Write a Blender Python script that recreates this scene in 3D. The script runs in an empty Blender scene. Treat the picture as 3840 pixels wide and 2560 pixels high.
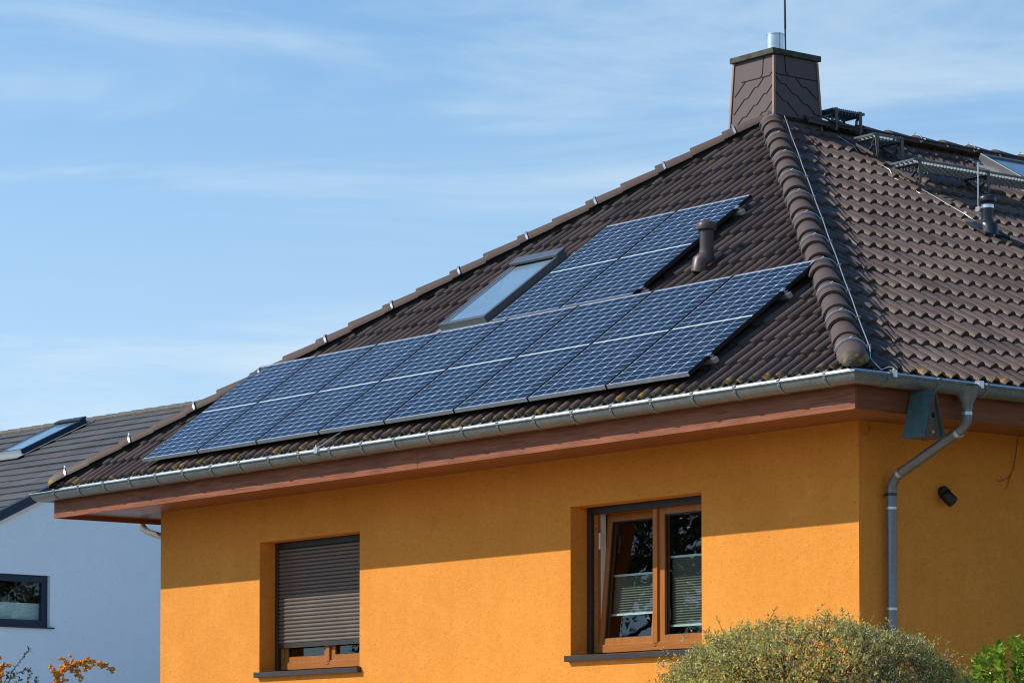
import bpy, bmesh, math, random
import numpy as np
from mathutils import Vector, Matrix
random.seed(7); rng = np.random.default_rng(7)
scene = bpy.context.scene
col = scene.collection
R = math.radians
V = Vector

# ------------------------------------------------------------------ dimensions (metres); origin = lower front-right fascia corner
W = 11.716          # fascia to fascia, front
DEP = 16.0          # fascia to fascia, depth
OY, OX = 0.80, 0.781  # roof overhangs front / side
ZE = 0.299          # roof plane height at the fascia
YA = 4.5975         # depth of the hip apex
PF = 0.6376         # front pitch
TF = math.tan(PF); CF = math.cos(PF); SF = math.sin(PF)
TS = YA * TF / (W / 2); PS = math.atan(TS); CS = math.cos(PS); SS = math.sin(PS)
APEX = V((-W / 2, YA, ZE + YA * TF))
GZ = -2.75          # garden level at the house
SUN = V((0.77, 1.0, -0.925)).normalized()   # direction the light travels

def front_z(y, off=0.0): return ZE + y * TF + off / CF
def side_z(x, off=0.0): return ZE - x * TS + off / CS

# ------------------------------------------------------------------ materials
def nt(name):
    m = bpy.data.materials.new(name); m.use_nodes = True
    t = m.node_tree; b = t.nodes['Principled BSDF']
    return m, t, b
def N(t, kind, **kw):
    n = t.nodes.new(kind)
    for k, v in kw.items():
        if k in n.inputs and not hasattr(n, k): n.inputs[k].default_value = v
        else:
            try: setattr(n, k, v)
            except Exception: n.inputs[k].default_value = v
    return n
def L(t, a, b): t.links.new(a, b)
def mathn(t, op, a, b=None, c=None, clamp=False):
    n = t.nodes.new('ShaderNodeMath'); n.operation = op; n.use_clamp = clamp
    for i, x in enumerate((a, b, c)):
        if x is None: continue
        if isinstance(x, (int, float)): n.inputs[i].default_value = x
        else: L(t, x, n.inputs[i])
    return n.outputs[0]
def mixc(t, fac, a, b, mode='MIX'):
    n = t.nodes.new('ShaderNodeMix'); n.data_type = 'RGBA'; n.blend_type = mode
    for s, x in ((0, fac), (6, a), (7, b)):
        if isinstance(x, (int, float)): n.inputs[s].default_value = x
        elif isinstance(x, (tuple, list)): n.inputs[s].default_value = (*x[:3], 1)
        else: L(t, x, n.inputs[s])
    return n.outputs[2]
def ramp(t, x, stops):
    n = t.nodes.new('ShaderNodeValToRGB'); e = n.color_ramp.elements
    e[0].position = stops[0][0]; e[0].color = (*stops[0][1], 1)
    e[1].position = stops[-1][0]; e[1].color = (*stops[-1][1], 1)
    for p, c in stops[1:-1]:
        k = e.new(p); k.color = (*c, 1)
    L(t, x, n.inputs[0]); return n.outputs[0]
def smooth(t, x, a, b):
    n = t.nodes.new('ShaderNodeMapRange'); n.interpolation_type = 'SMOOTHSTEP'
    L(t, x, n.inputs[0]); n.inputs[1].default_value = a; n.inputs[2].default_value = b
    return n.outputs[0]
def noise(t, vec, scale, detail=4, rough=0.55, dist=0.0, out=0):
    n = t.nodes.new('ShaderNodeTexNoise'); n.inputs['Scale'].default_value = scale
    n.inputs['Detail'].default_value = detail; n.inputs['Roughness'].default_value = rough
    n.inputs['Distortion'].default_value = dist
    if vec is not None: L(t, vec, n.inputs['Vector'])
    return n.outputs[out]
def objco(t, scale=(1, 1, 1)):
    c = t.nodes.new('ShaderNodeTexCoord'); m = t.nodes.new('ShaderNodeMapping')
    m.inputs['Scale'].default_value = scale; L(t, c.outputs['Object'], m.inputs[0]); return m.outputs[0]
def bump(t, b, h, dist, strength=1.0):
    n = t.nodes.new('ShaderNodeBump'); n.inputs['Distance'].default_value = dist
    n.inputs['Strength'].default_value = strength
    L(t, h, n.inputs['Height']); L(t, n.outputs[0], b.inputs['Normal'])

def plain(name, c, rough=0.6, metal=0.0, var=0.25, scale=9.0, bmp=0.0, bscale=200, stretch=(1, 1, 1), ior=1.5):
    """a surface with worn, cloudy variation of its colour and roughness"""
    m, t, b = nt(name)
    co = objco(t, stretch)
    n1 = noise(t, co, scale, 6, 0.6); n2 = noise(t, co, scale * 9, 3, 0.5)
    f = mathn(t, 'ADD', mathn(t, 'MULTIPLY', n1, 0.7), mathn(t, 'MULTIPLY', n2, 0.3))
    lo = tuple(x * (1 - var) for x in c); hi = tuple(min(1, x * (1 + var)) for x in c)
    L(t, ramp(t, f, [(0.3, lo), (0.7, hi)]), b.inputs['Base Color'])
    L(t, mathn(t, 'ADD', rough - 0.08, mathn(t, 'MULTIPLY', n1, 0.16)), b.inputs['Roughness'])
    b.inputs['Metallic'].default_value = metal; b.inputs['IOR'].default_value = ior
    if bmp: bump(t, b, noise(t, co, bscale, 3), bmp)
    return m

def render_mat(name, c1, c2, grain=0.0048):
    m, t, b = nt(name)
    co = objco(t)
    big = noise(t, co, 0.9, 5, 0.6); mid = noise(t, co, 24, 5, 0.65); fine = noise(t, co, 95, 3, 0.6)
    streak = noise(t, objco(t, (3.0, 3.0, 0.35)), 2.2, 4, 0.6)
    f = mathn(t, 'ADD', mathn(t, 'MULTIPLY', big, 0.4), mathn(t, 'ADD', mathn(t, 'MULTIPLY', mid, 0.42), mathn(t, 'MULTIPLY', streak, 0.18)))
    base = ramp(t, f, [(0.32, c1), (0.68, c2)])
    patch_ = noise(t, co, 3.1, 4, 0.6, 0.4)
    base = mixc(t, mathn(t, 'MULTIPLY', smooth(t, patch_, 0.52, 0.70), 0.16), base, tuple(min(1, x * 1.18 + 0.02) for x in c2))
    speck = smooth(t, noise(t, co, 42, 3, 0.6), 0.58, 0.72)
    base = mixc(t, mathn(t, 'MULTIPLY', speck, 0.42), base, tuple(x * 0.55 for x in c1))
    dk = smooth(t, noise(t, objco(t, (6, 6, 0.6)), 2.6, 5, 0.65), 0.60, 0.78)      # faint rain streaks
    base = mixc(t, mathn(t, 'MULTIPLY', dk, 0.13), base, tuple(x * 0.5 for x in c1))
    L(t, base, b.inputs['Base Color']); b.inputs['Roughness'].default_value = 0.92
    b.inputs['Specular IOR Level'].default_value = 0.25
    h = mathn(t, 'ADD', mathn(t, 'MULTIPLY', fine, 1.0), mathn(t, 'MULTIPLY', mid, 0.5))
    bump(t, b, h, grain)
    return m

def tile_mat(name, lo, hi, moss=1.0, rough=0.5):
    m, t, b = nt(name)
    uv = t.nodes.new('ShaderNodeUVMap'); sx = t.nodes.new('ShaderNodeSeparateXYZ'); L(t, uv.outputs[0], sx.inputs[0])
    cx = mathn(t, 'FLOOR', mathn(t, 'MULTIPLY', sx.outputs[0], 0.5)); cy = mathn(t, 'FLOOR', sx.outputs[1])
    fr = mathn(t, 'FRACT', sx.outputs[1])
    cb = t.nodes.new('ShaderNodeCombineXYZ'); L(t, cx, cb.inputs[0]); L(t, cy, cb.inputs[1])
    wn = t.nodes.new('ShaderNodeTexWhiteNoise'); L(t, cb.outputs[0], wn.inputs[0])
    co = objco(t)
    big = noise(t, co, 0.8, 4); mid = noise(t, co, 8, 5, 0.6); fine = noise(t, co, 160, 3, 0.7)
    f = mathn(t, 'ADD', mathn(t, 'MULTIPLY', wn.outputs[0], 0.42), mathn(t, 'ADD', mathn(t, 'MULTIPLY', mid, 0.4), mathn(t, 'MULTIPLY', big, 0.28)))
    base = ramp(t, f, [(0.2, lo), (0.8, hi)])
    grain = mathn(t, 'ADD', 0.72, mathn(t, 'MULTIPLY', fine, 0.56))
    g3 = t.nodes.new('ShaderNodeCombineColor'); 
    for i in range(3): L(t, grain, g3.inputs[i])
    base = mixc(t, 1.0, base, g3.outputs[0], 'MULTIPLY')
    # dirt, moss and lichen gathering on the lower lip of each tile, most of all on the eaves course
    edge = mathn(t, 'SUBTRACT', 1.0, smooth(t, fr, 0.01, 0.10))
    eave = mathn(t, 'SUBTRACT', 1.0, smooth(t, sx.outputs[1], 0.10, 0.75))
    patch = smooth(t, noise(t, co, 26, 4, 0.7), 0.42, 0.62)
    dirt = mathn(t, 'MULTIPLY', edge, mathn(t, 'ADD', 0.35, mathn(t, 'MULTIPLY', patch, 0.65)))
    base = mixc(t, mathn(t, 'MULTIPLY', dirt, 0.75 * moss), base, (0.10, 0.075, 0.04))
    e2 = mathn(t, 'MULTIPLY', mathn(t, 'MULTIPLY', mathn(t, 'SUBTRACT', 1.0, smooth(t, sx.outputs[1], 0.03, 0.16)), smooth(t, noise(t, co, 17, 5, 0.7), 0.42, 0.55)), 1.0)
    base = mixc(t, mathn(t, 'MULTIPLY', e2, 0.85 * moss), base, (0.055, 0.055, 0.022))
    lich = mathn(t, 'MULTIPLY', mathn(t, 'MULTIPLY', eave, smooth(t, noise(t, co, 9, 5, 0.7), 0.53, 0.60)), mathn(t, 'SUBTRACT', 1.0, smooth(t, fr, 0.03, 0.30)))
    base = mixc(t, mathn(t, 'MULTIPLY', lich, 0.9 * moss), base, (0.42, 0.24, 0.03))
    dots = mathn(t, 'MULTIPLY', smooth(t, noise(t, co, 45, 2, 0.5), 0.71, 0.76), 0.6)
    base = mixc(t, dots, base, (0.30, 0.27, 0.22))
    L(t, base, b.inputs['Base Color'])
    L(t, mathn(t, 'ADD', rough - 0.1, mathn(t, 'MULTIPLY', mid, 0.25)), b.inputs['Roughness']); b.inputs['Specular IOR Level'].default_value = 0.28
    bump(t, b, mathn(t, 'ADD', fine, mathn(t, 'MULTIPLY', dirt, 3.0)), 0.0015)
    return m

def wood_mat(name, c1, c2, axis=0, rough=0.45, board=0.0):
    m, t, b = nt(name)
    st = [14.0, 14.0, 14.0]; st[axis] = 0.8
    co = objco(t, tuple(st))
    g = noise(t, co, 3.2, 7, 0.65, 0.6); g2 = noise(t, co, 14, 4, 0.6); big = noise(t, objco(t), 1.3, 3)
    f = mathn(t, 'ADD', mathn(t, 'MULTIPLY', g, 0.6), mathn(t, 'ADD', mathn(t, 'MULTIPLY', g2, 0.2), mathn(t, 'MULTIPLY', big, 0.2)))
    L(t, ramp(t, f, [(0.34, c1), (0.5, tuple((a + b_) / 2 for a, b_ in zip(c1, c2))), (0.66, c2)]), b.inputs['Base Color'])
    b.inputs['Roughness'].default_value = rough; b.inputs['Specular IOR Level'].default_value = 0.16
    bump(t, b, g, 0.001)
    return m

def zinc_mat(name, c, metal=0.75, rough=0.42):
    m, t, b = nt(name)
    co = objco(t)
    a = noise(t, co, 5, 6, 0.65); v = t.nodes.new('ShaderNodeTexVoronoi'); v.inputs['Scale'].default_value = 45; L(t, co, v.inputs[0])
    drip = noise(t, objco(t, (9, 9, 1.2)), 3, 4, 0.6)
    f = mathn(t, 'ADD', mathn(t, 'MULTIPLY', a, 0.45), mathn(t, 'ADD', mathn(t, 'MULTIPLY', v.outputs[0], 0.2), mathn(t, 'MULTIPLY', drip, 0.4)))
    L(t, ramp(t, f, [(0.25, tuple(x * 0.62 for x in c)), (0.75, tuple(min(1, x * 1.25) for x in c))]), b.inputs['Base Color'])
    b.inputs['Metallic'].default_value = metal
    L(t, mathn(t, 'ADD', rough - 0.1, mathn(t, 'MULTIPLY', a, 0.25)), b.inputs['Roughness'])
    return m

def glass_mat(name, tint=(0.85, 0.9, 0.88), ior=1.6):
    m = bpy.data.materials.new(name); m.use_nodes = True; t = m.node_tree; t.nodes.clear()
    o = t.nodes.new('ShaderNodeOutputMaterial'); mx = t.nodes.new('ShaderNodeMixShader')
    ge = t.nodes.new('ShaderNodeNewGeometry'); dt = t.nodes.new('ShaderNodeVectorMath'); dt.operation = 'DOT_PRODUCT'
    L(t, ge.outputs['Normal'], dt.inputs[0]); L(t, ge.outputs['Incoming'], dt.inputs[1])
    fres = mathn(t, 'ADD', 0.085, mathn(t, 'MULTIPLY', 0.915, mathn(t, 'POWER', mathn(t, 'SUBTRACT', 1.0, mathn(t, 'ABSOLUTE', dt.outputs['Value'])), 5.0)), clamp=True)
    tr = t.nodes.new('ShaderNodeBsdfTransparent'); tr.inputs[0].default_value = (*tint, 1)
    gl = t.nodes.new('ShaderNodeBsdfGlossy'); gl.inputs['Roughness'].default_value = 0.012
    nz = t.nodes.new('ShaderNodeBump'); nz.inputs['Distance'].default_value = 0.004; nz.inputs['Strength'].default_value = 0.25
    L(t, noise(t, objco(t), 2.2, 2), nz.inputs['Height']); L(t, nz.outputs[0], gl.inputs['Normal'])
    L(t, fres, mx.inputs[0]); L(t, tr.outputs[0], mx.inputs[1]); L(t, gl.outputs[0], mx.inputs[2])
    L(t, mx.outputs[0], o.inputs[0]); return m

def leaf_mat(name, rough=0.5, trans=0.3):
    m, t, b = nt(name)
    a = t.nodes.new('ShaderNodeAttribute'); a.attribute_name = 'Col'
    n = noise(t, objco(t), 40, 3)
    c = mixc(t, mathn(t, 'MULTIPLY', n, 0.1), a.outputs['Color'], (0.02, 0.025, 0.01))
    L(t, c, b.inputs['Base Color']); b.inputs['Roughness'].default_value = rough
    td = t.nodes.new('ShaderNodeBsdfTranslucent'); L(t, c, td.inputs[0])
    mx = t.nodes.new('ShaderNodeMixShader'); mx.inputs[0].default_value = trans
    o = t.nodes['Material Output']
    L(t, b.outputs[0], mx.inputs[1]); L(t, td.outputs[0], mx.inputs[2]); L(t, mx.outputs[0], o.inputs[0])
    return m

def solar_mat():
    m, t, b = nt('solar_cells')
    tc = t.nodes.new('ShaderNodeTexCoord'); s = t.nodes.new('ShaderNodeSeparateXYZ'); L(t, tc.outputs['Object'], s.inputs[0])
    x, y = s.outputs[0], s.outputs[1]
    PW_, PH_ = 1.0, 1.742; mx_, my_ = 0.0155, 0.020; gap = 0.013
    cw = (PW_ - 2 * mx_) / 6; hh = (PH_ - 2 * my_ - gap) / 2; ch = hh / 10
    ux = mathn(t, 'DIVIDE', mathn(t, 'SUBTRACT', x, mx_), cw)
    up = mathn(t, 'GREATER_THAN', y, PH_ / 2)
    yy = mathn(t, 'SUBTRACT', mathn(t, 'SUBTRACT', y, my_), mathn(t, 'MULTIPLY', up, gap))
    uy = mathn(t, 'DIVIDE', yy, ch)
    fx = mathn(t, 'ABSOLUTE', mathn(t, 'SUBTRACT', mathn(t, 'FRACT', ux), 0.5))
    fy = mathn(t, 'ABSOLUTE', mathn(t, 'SUBTRACT', mathn(t, 'FRACT', uy), 0.5))
    lx = mathn(t, 'GREATER_THAN', fx, 0.5 - 0.0020 / cw)
    ly = mathn(t, 'GREATER_THAN', fy, 0.5 - 0.0017 / ch)
    fy2 = mathn(t, 'ABSOLUTE', mathn(t, 'SUBTRACT', mathn(t, 'FRACT', mathn(t, 'MULTIPLY', uy, 0.5)), 0.5))
    man = mathn(t, 'ADD', mathn(t, 'MULTIPLY', fx, cw), mathn(t, 'MULTIPLY', fy2, 2 * ch))
    dia = mathn(t, 'GREATER_THAN', man, 0.5 * (cw + 2 * ch) - 0.0135)
    mid = mathn(t, 'LESS_THAN', mathn(t, 'ABSOLUTE', mathn(t, 'SUBTRACT', y, PH_ / 2)), gap / 2)
    ox = mathn(t, 'GREATER_THAN', mathn(t, 'ABSOLUTE', mathn(t, 'SUBTRACT', x, PW_ / 2)), PW_ / 2 - mx_)
    oy = mathn(t, 'GREATER_THAN', mathn(t, 'ABSOLUTE', mathn(t, 'SUBTRACT', y, PH_ / 2)), PH_ / 2 - my_)
    w = lx
    for k in (ly, dia, mid): w = mathn(t, 'MAXIMUM', w, k)
    w2 = mathn(t, 'MAXIMUM', ox, oy)
    # fine busbars on the cells
    bb = mathn(t, 'GREATER_THAN', mathn(t, 'ABSOLUTE', mathn(t, 'SUBTRACT', mathn(t, 'FRACT', mathn(t, 'MULTIPLY', ux, 5.0)), 0.5)), 0.488)
    cid = t.nodes.new('ShaderNodeCombineXYZ'); L(t, mathn(t, 'FLOOR', ux), cid.inputs[0]); L(t, mathn(t, 'FLOOR', uy), cid.inputs[1])
    oi = t.nodes.new('ShaderNodeObjectInfo'); L(t, oi.outputs['Random'], cid.inputs[2])
    wn = t.nodes.new('ShaderNodeTexWhiteNoise'); L(t, cid.outputs[0], wn.inputs[0])
    cell = ramp(t, wn.outputs[0], [(0, (0.002, 0.0065, 0.021)), (1, (0.0035, 0.010, 0.031))])
    cell = mixc(t, mathn(t, 'MULTIPLY', bb, 0.05), cell, (0.3, 0.32, 0.36))
    c = mixc(t, w, cell, (0.80, 0.82, 0.84)); c = mixc(t, w2, c, (0.40, 0.42, 0.45))
    dust = noise(t, objco(t), 3.0, 6, 0.65)
    c = mixc(t, mathn(t, 'MULTIPLY', smooth(t, dust, 0.42, 0.8), mathn(t, 'ADD', 0.010, mathn(t, 'MULTIPLY', oi.outputs['Random'], 0.040))), c, (0.4, 0.38, 0.34))
    L(t, c, b.inputs['Base Color']); b.inputs['IOR'].default_value = 1.29
    L(t, mathn(t, 'ADD', 0.06, mathn(t, 'MULTIPLY', dust, 0.10)), b.inputs['Roughness'])
    return m

M = {}
M['orange'] = render_mat('orange_render', (0.67, 0.245, 0.030), (0.84, 0.335, 0.060))
M['white_wall'] = render_mat('white_render', (0.74, 0.86, 0.95), (0.80, 0.92, 0.98), 0.002)  # white wall whose base carries the blue tint of its shade
M['tile'] = tile_mat('brown_roof_tile', (0.055, 0.037, 0.032), (0.120, 0.083, 0.072))
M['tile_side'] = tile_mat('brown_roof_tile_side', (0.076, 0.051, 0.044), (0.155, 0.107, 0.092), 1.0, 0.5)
M['cap'] = tile_mat('brown_ridge_tile', (0.085, 0.055, 0.044), (0.145, 0.098, 0.081), 0.75, 0.55)
M['grey_tile'] = tile_mat('grey_flat_tile', (0.066, 0.063, 0.063), (0.115, 0.110, 0.108), 0.3, 0.55)
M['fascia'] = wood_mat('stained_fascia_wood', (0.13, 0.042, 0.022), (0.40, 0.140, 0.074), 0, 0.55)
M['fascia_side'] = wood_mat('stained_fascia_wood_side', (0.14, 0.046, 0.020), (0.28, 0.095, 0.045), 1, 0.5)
M['soffit'] = wood_mat('soffit_board', (0.20, 0.074, 0.030), (0.36, 0.14, 0.056), 0, 0.4)
M['soffit_left'] = wood_mat('soffit_board_weathered', (0.12, 0.085, 0.075), (0.28, 0.19, 0.16), 1, 0.25)
M['zinc'] = zinc_mat('zinc_sheet', (0.21, 0.235, 0.25), 0.6, 0.40)
M['zinc_bright'] = zinc_mat('bright_zinc', (0.62, 0.66, 0.70), 0.8, 0.33)
M['zinc_dark'] = zinc_mat('weathered_zinc_strap', (0.24, 0.26, 0.265), 0.5, 0.5)
M['steel'] = plain('galvanised_clip', (0.72, 0.74, 0.76), 0.28, 0.85, 0.15)
M['alu'] = plain('aluminium', (0.55, 0.56, 0.58), 0.36, 0.75, 0.12, 20)
M['panel_black'] = plain('panel_shade_black', (0.012, 0.013, 0.016), 0.4, 0.2, 0.3)  # shade on the aluminium panel sides as colour; also the back sheet
M['wire'] = plain('conductor_wire', (0.62, 0.64, 0.66), 0.35, 0.7, 0.12)
M['oak'] = wood_mat('golden_oak_frame', (0.28, 0.092, 0.018), (0.46, 0.172, 0.042), 2, 0.35)
M['oak_h'] = wood_mat('golden_oak_frame_rail', (0.28, 0.092, 0.018), (0.46, 0.172, 0.042), 0, 0.35)
M['bronze'] = plain('dark_bronze_metal', (0.055, 0.046, 0.044), 0.35, 0.4, 0.15)
M['shutter'] = plain('shutter_slat', (0.15, 0.122, 0.105), 0.30, 0.1, 0.10, 3)
M['glass'] = glass_mat('window_glass')
M['sky_glass'] = plain('skylight_glass', (0.18, 0.28, 0.37), 0.05, 0.0, 0.2, 2, ior=2.0)  # opaque pane, the reflected sky put into its blue base colour
M['sky_frame'] = plain('grey_skylight_frame', (0.125, 0.138, 0.150), 0.36, 0.35, 0.15)
M['dark_blue'] = plain('dark_blue_frame', (0.008, 0.026, 0.050), 0.6, 0.0, 0.2)
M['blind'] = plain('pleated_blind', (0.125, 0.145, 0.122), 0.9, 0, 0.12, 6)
M['blind_white'] = plain('pale_pleated_blind', (0.62, 0.76, 0.76), 0.9, 0, 0.1, 6)
M['blind_rail'] = plain('blind_rail', (0.55, 0.66, 0.64), 0.4, 0.4, 0.08)
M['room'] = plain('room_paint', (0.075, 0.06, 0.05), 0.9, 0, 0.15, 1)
M['white_plastic'] = plain('white_plastic', (0.75, 0.75, 0.72), 0.4, 0, 0.05)
M['slate'] = plain('brown_fibre_slate', (0.118, 0.083, 0.082), 0.75, 0, 0.16, 7, 0.001, 60)
M['joint'] = plain('dark_joint', (0.010, 0.009, 0.009), 0.9)
M['copper'] = plain('brown_trim', (0.30, 0.165, 0.105), 0.45, 0.3, 0.15)
M['concrete'] = plain('weathered_concrete', (0.075, 0.074, 0.058), 0.95, 0, 0.75, 11, 0.006, 45)
M['stainless'] = plain('stainless_flue', (0.62, 0.64, 0.66), 0.3, 0.9, 0.2, 12)
M['plastic_brown'] = plain('brown_vent_plastic', (0.085, 0.052, 0.044), 0.42, 0, 0.15, 14)
M['plastic_black'] = plain('black_vent_plastic', (0.018, 0.024, 0.03), 0.35, 0, 0.25, 14)
M['step_grey'] = plain('slate_grey_grating', (0.085, 0.115, 0.125), 0.45, 0.3, 0.2, 30)
M['step_light'] = plain('sunlit_grating', (0.30, 0.335, 0.345), 0.45, 0.1, 0.15, 30)  # lighter grating copy, sunlight on its bars put into the colour
M['brown_metal'] = plain('brown_bracket', (0.085, 0.068, 0.060), 0.42, 0.2, 0.2)
M['bird_teal'] = plain('teal_roofing_felt', (0.055, 0.11, 0.115), 0.85, 0, 0.3, 16, 0.001, 120)
M['bird_wood'] = wood_mat('grey_weathered_wood', (0.06, 0.045, 0.035), (0.20, 0.15, 0.115), 2, 0.8)
M['black'] = plain('matt_black', (0.010, 0.010, 0.011), 0.5)
M['brush'] = plain('ridge_brush', (0.018, 0.015, 0.013), 0.95)
M['solar'] = solar_mat()
M['leaf'] = leaf_mat('small_leaf', 0.45, 0.38)
M['leaf_glossy'] = leaf_mat('glossy_leaf', 0.32, 0.35)
M['twig'] = plain('brown_twig', (0.085, 0.05, 0.032), 0.85, 0, 0.35, 30)
M['bark'] = plain('bark', (0.10, 0.075, 0.055), 0.95, 0, 0.4, 12, 0.01, 30)
M['berry'] = leaf_mat('orange_berry', 0.35, 0.10)
M['grass'] = plain('lawn', (0.07, 0.095, 0.032), 0.95, 0, 0.5, 1.5, 0.02, 40)
M['paving'] = plain('pale_sandstone_paving', (0.36, 0.27, 0.17), 0.9, 0, 0.2, 2, 0.002, 60)
M['lead'] = plain('lead_flashing', (0.26, 0.28, 0.29), 0.5, 0.4, 0.2, 20)

# ------------------------------------------------------------------ mesh builder
class MB:
    def __init__(s): s.v = []; s.f = []; s.uv = None
    def add(s, vs, fs):
        o = len(s.v); s.v += [tuple(p) for p in vs]; s.f += [tuple(i + o for i in f) for f in fs]; return s
    def box(s, x0, x1, y0, y1, z0, z1):
        return s.add([(x0, y0, z0), (x1, y0, z0), (x1, y1, z0), (x0, y1, z0), (x0, y0, z1), (x1, y0, z1), (x1, y1, z1), (x0, y1, z1)],
                     [(0, 3, 2, 1), (4, 5, 6, 7), (0, 1, 5, 4), (1, 2, 6, 5), (2, 3, 7, 6), (3, 0, 4, 7)])
    def obox(s, c, ax, h):
        c = V(c); a, b, d = [V(k).normalized() * hh for k, hh in zip(ax, h)]
        vs = [c + i * a + j * b + k * d for k in (-1, 1) for j in (-1, 1) for i in (-1, 1)]
        return s.add(vs, [(0, 2, 3, 1), (4, 5, 7, 6), (0, 1, 5, 4), (1, 3, 7, 5), (3, 2, 6, 7), (2, 0, 4, 6)])
    def bar(s, p, q, w, h, up=(0, 0, 1)):
        p, q = V(p), V(q); d = q - p; l = d.length; d.normalize(); sd = d.cross(V(up))
        if sd.length < 1e-5: sd = d.cross(V((1, 0, 0)))
        sd.normalize(); u = sd.cross(d)
        return s.obox((p + q) / 2, (d, sd, u), (l / 2, w / 2, h / 2))
    def tube(s, pts, r, n=8, caps=True):
        pts = [V(p) for p in pts]; rs = r if isinstance(r, (list, tuple)) else [r] * len(pts)
        vs = []; fs = []; ref = None
        for i, p in enumerate(pts):
            d = (pts[min(i + 1, len(pts) - 1)] - pts[max(i - 1, 0)]).normalized()
            if ref is None:
                ref = d.cross(V((0, 0, 1)))
                if ref.length < 1e-3: ref = d.cross(V((1, 0, 0)))
            ref = (ref - d * ref.dot(d)).normalized(); b = d.cross(ref)
            vs += [p + rs[i] * (math.cos(2 * math.pi * k / n) * ref + math.sin(2 * math.pi * k / n) * b) for k in range(n)]
        for i in range(len(pts) - 1):
            for k in range(n):
                a = i * n + k; c = i * n + (k + 1) % n
                fs.append((a, c, c + n, a + n))
        if caps: fs += [tuple(range(n))[::-1], tuple((len(pts) - 1) * n + k for k in range(n))]
        return s.add(vs, fs)
    def frame(s, x0, x1, z0, z1, l, r, b, t, y0, y1, plane='xz'):
        """one closed rectangular frame; plane xz (depth y) or xy (depth z)"""
        o = [(x0, z0), (x1, z0), (x1, z1), (x0, z1)]; i = [(x0 + l, z0 + b), (x1 - r, z0 + b), (x1 - r, z1 - t), (x0 + l, z1 - t)]
        P = (lambda p, y: (p[0], y, p[1])) if plane == 'xz' else (lambda p, y: (p[0], p[1], y))
        vs = [P(p, y) for y in (y0, y1) for p in o + i]; fs = []
        for k in range(4):
            j = (k + 1) % 4
            fs += [(k, j, 4 + j, 4 + k), (8 + k, 12 + k, 12 + j, 8 + j), (k, 8 + k, 8 + j, j), (4 + k, 4 + j, 12 + j, 12 + k)]
        return s.add(vs, fs)
    def lathe(s, prof, c, n=24, axis=(0, 0, 1)):
        c = V(c); q = V((0, 0, 1)).rotation_difference(V(axis)); vs = []; fs = []
        for r, z in prof:
            vs += [c + q @ V((r * math.cos(2 * math.pi * k / n), r * math.sin(2 * math.pi * k / n), z)) for k in range(n)]
        for i in range(len(prof) - 1):
            for k in range(n):
                a = i * n + k; b = i * n + (k + 1) % n; fs.append((a, b, b + n, a + n))
        return s.add(vs, fs)
    def prism(s, poly, ext):
        e = V(ext); n = len(poly); vs = [V(p) for p in poly]; vs += [p + e for p in vs]
        fs = [tuple(range(n))[::-1], tuple(range(n, 2 * n))] + [(i, (i + 1) % n, n + (i + 1) % n, n + i) for i in range(n)]
        return s.add(vs, fs)
    def strap(s, pts, width, wdir, th=0.005):
        """flat bar bent along a path; width runs along wdir"""
        pts = [V(p) for p in pts]; w = V(wdir).normalized() * width / 2; vs = []; fs = []
        for i, p in enumerate(pts):
            d = (pts[min(i + 1, len(pts) - 1)] - pts[max(i - 1, 0)]).normalized(); nn = d.cross(V(wdir)).normalized() * th / 2
            vs += [p - w - nn, p + w - nn, p + w + nn, p - w + nn]
        for i in range(len(pts) - 1):
            for k in range(4): fs.append((4 * i + k, 4 * i + (k + 1) % 4, 4 * i + 4 + (k + 1) % 4, 4 * i + 4 + k))
        m = len(pts) - 1; fs += [(3, 2, 1, 0), (4 * m, 4 * m + 1, 4 * m + 2, 4 * m + 3)]
        return s.add(vs, fs)
    def mesh(s, name, smooth=None, clip=()):
        me = bpy.data.meshes.new(name); me.from_pydata(s.v, [], s.f)
        if s.uv is not None:
            l = me.uv_layers.new(name='UVMap'); idx = np.empty(len(me.loops), int); me.loops.foreach_get('vertex_index', idx)
            l.data.foreach_set('uv', np.array(s.uv, float)[idx].ravel())
        bm = bmesh.new(); bm.from_mesh(me)
        if s.uv is None and len(s.f) < 60000: bmesh.ops.recalc_face_normals(bm, faces=bm.faces)
        for co, no in clip:
            bmesh.ops.bisect_plane(bm, geom=bm.verts[:] + bm.edges[:] + bm.faces[:], plane_co=co, plane_no=no, clear_outer=True, dist=1e-5)
        bm.to_mesh(me); bm.free()
        if smooth is not None:
            me.polygons.foreach_set('use_smooth', [True] * len(me.polygons)); me.set_sharp_from_angle(angle=R(smooth))
        return me

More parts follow.
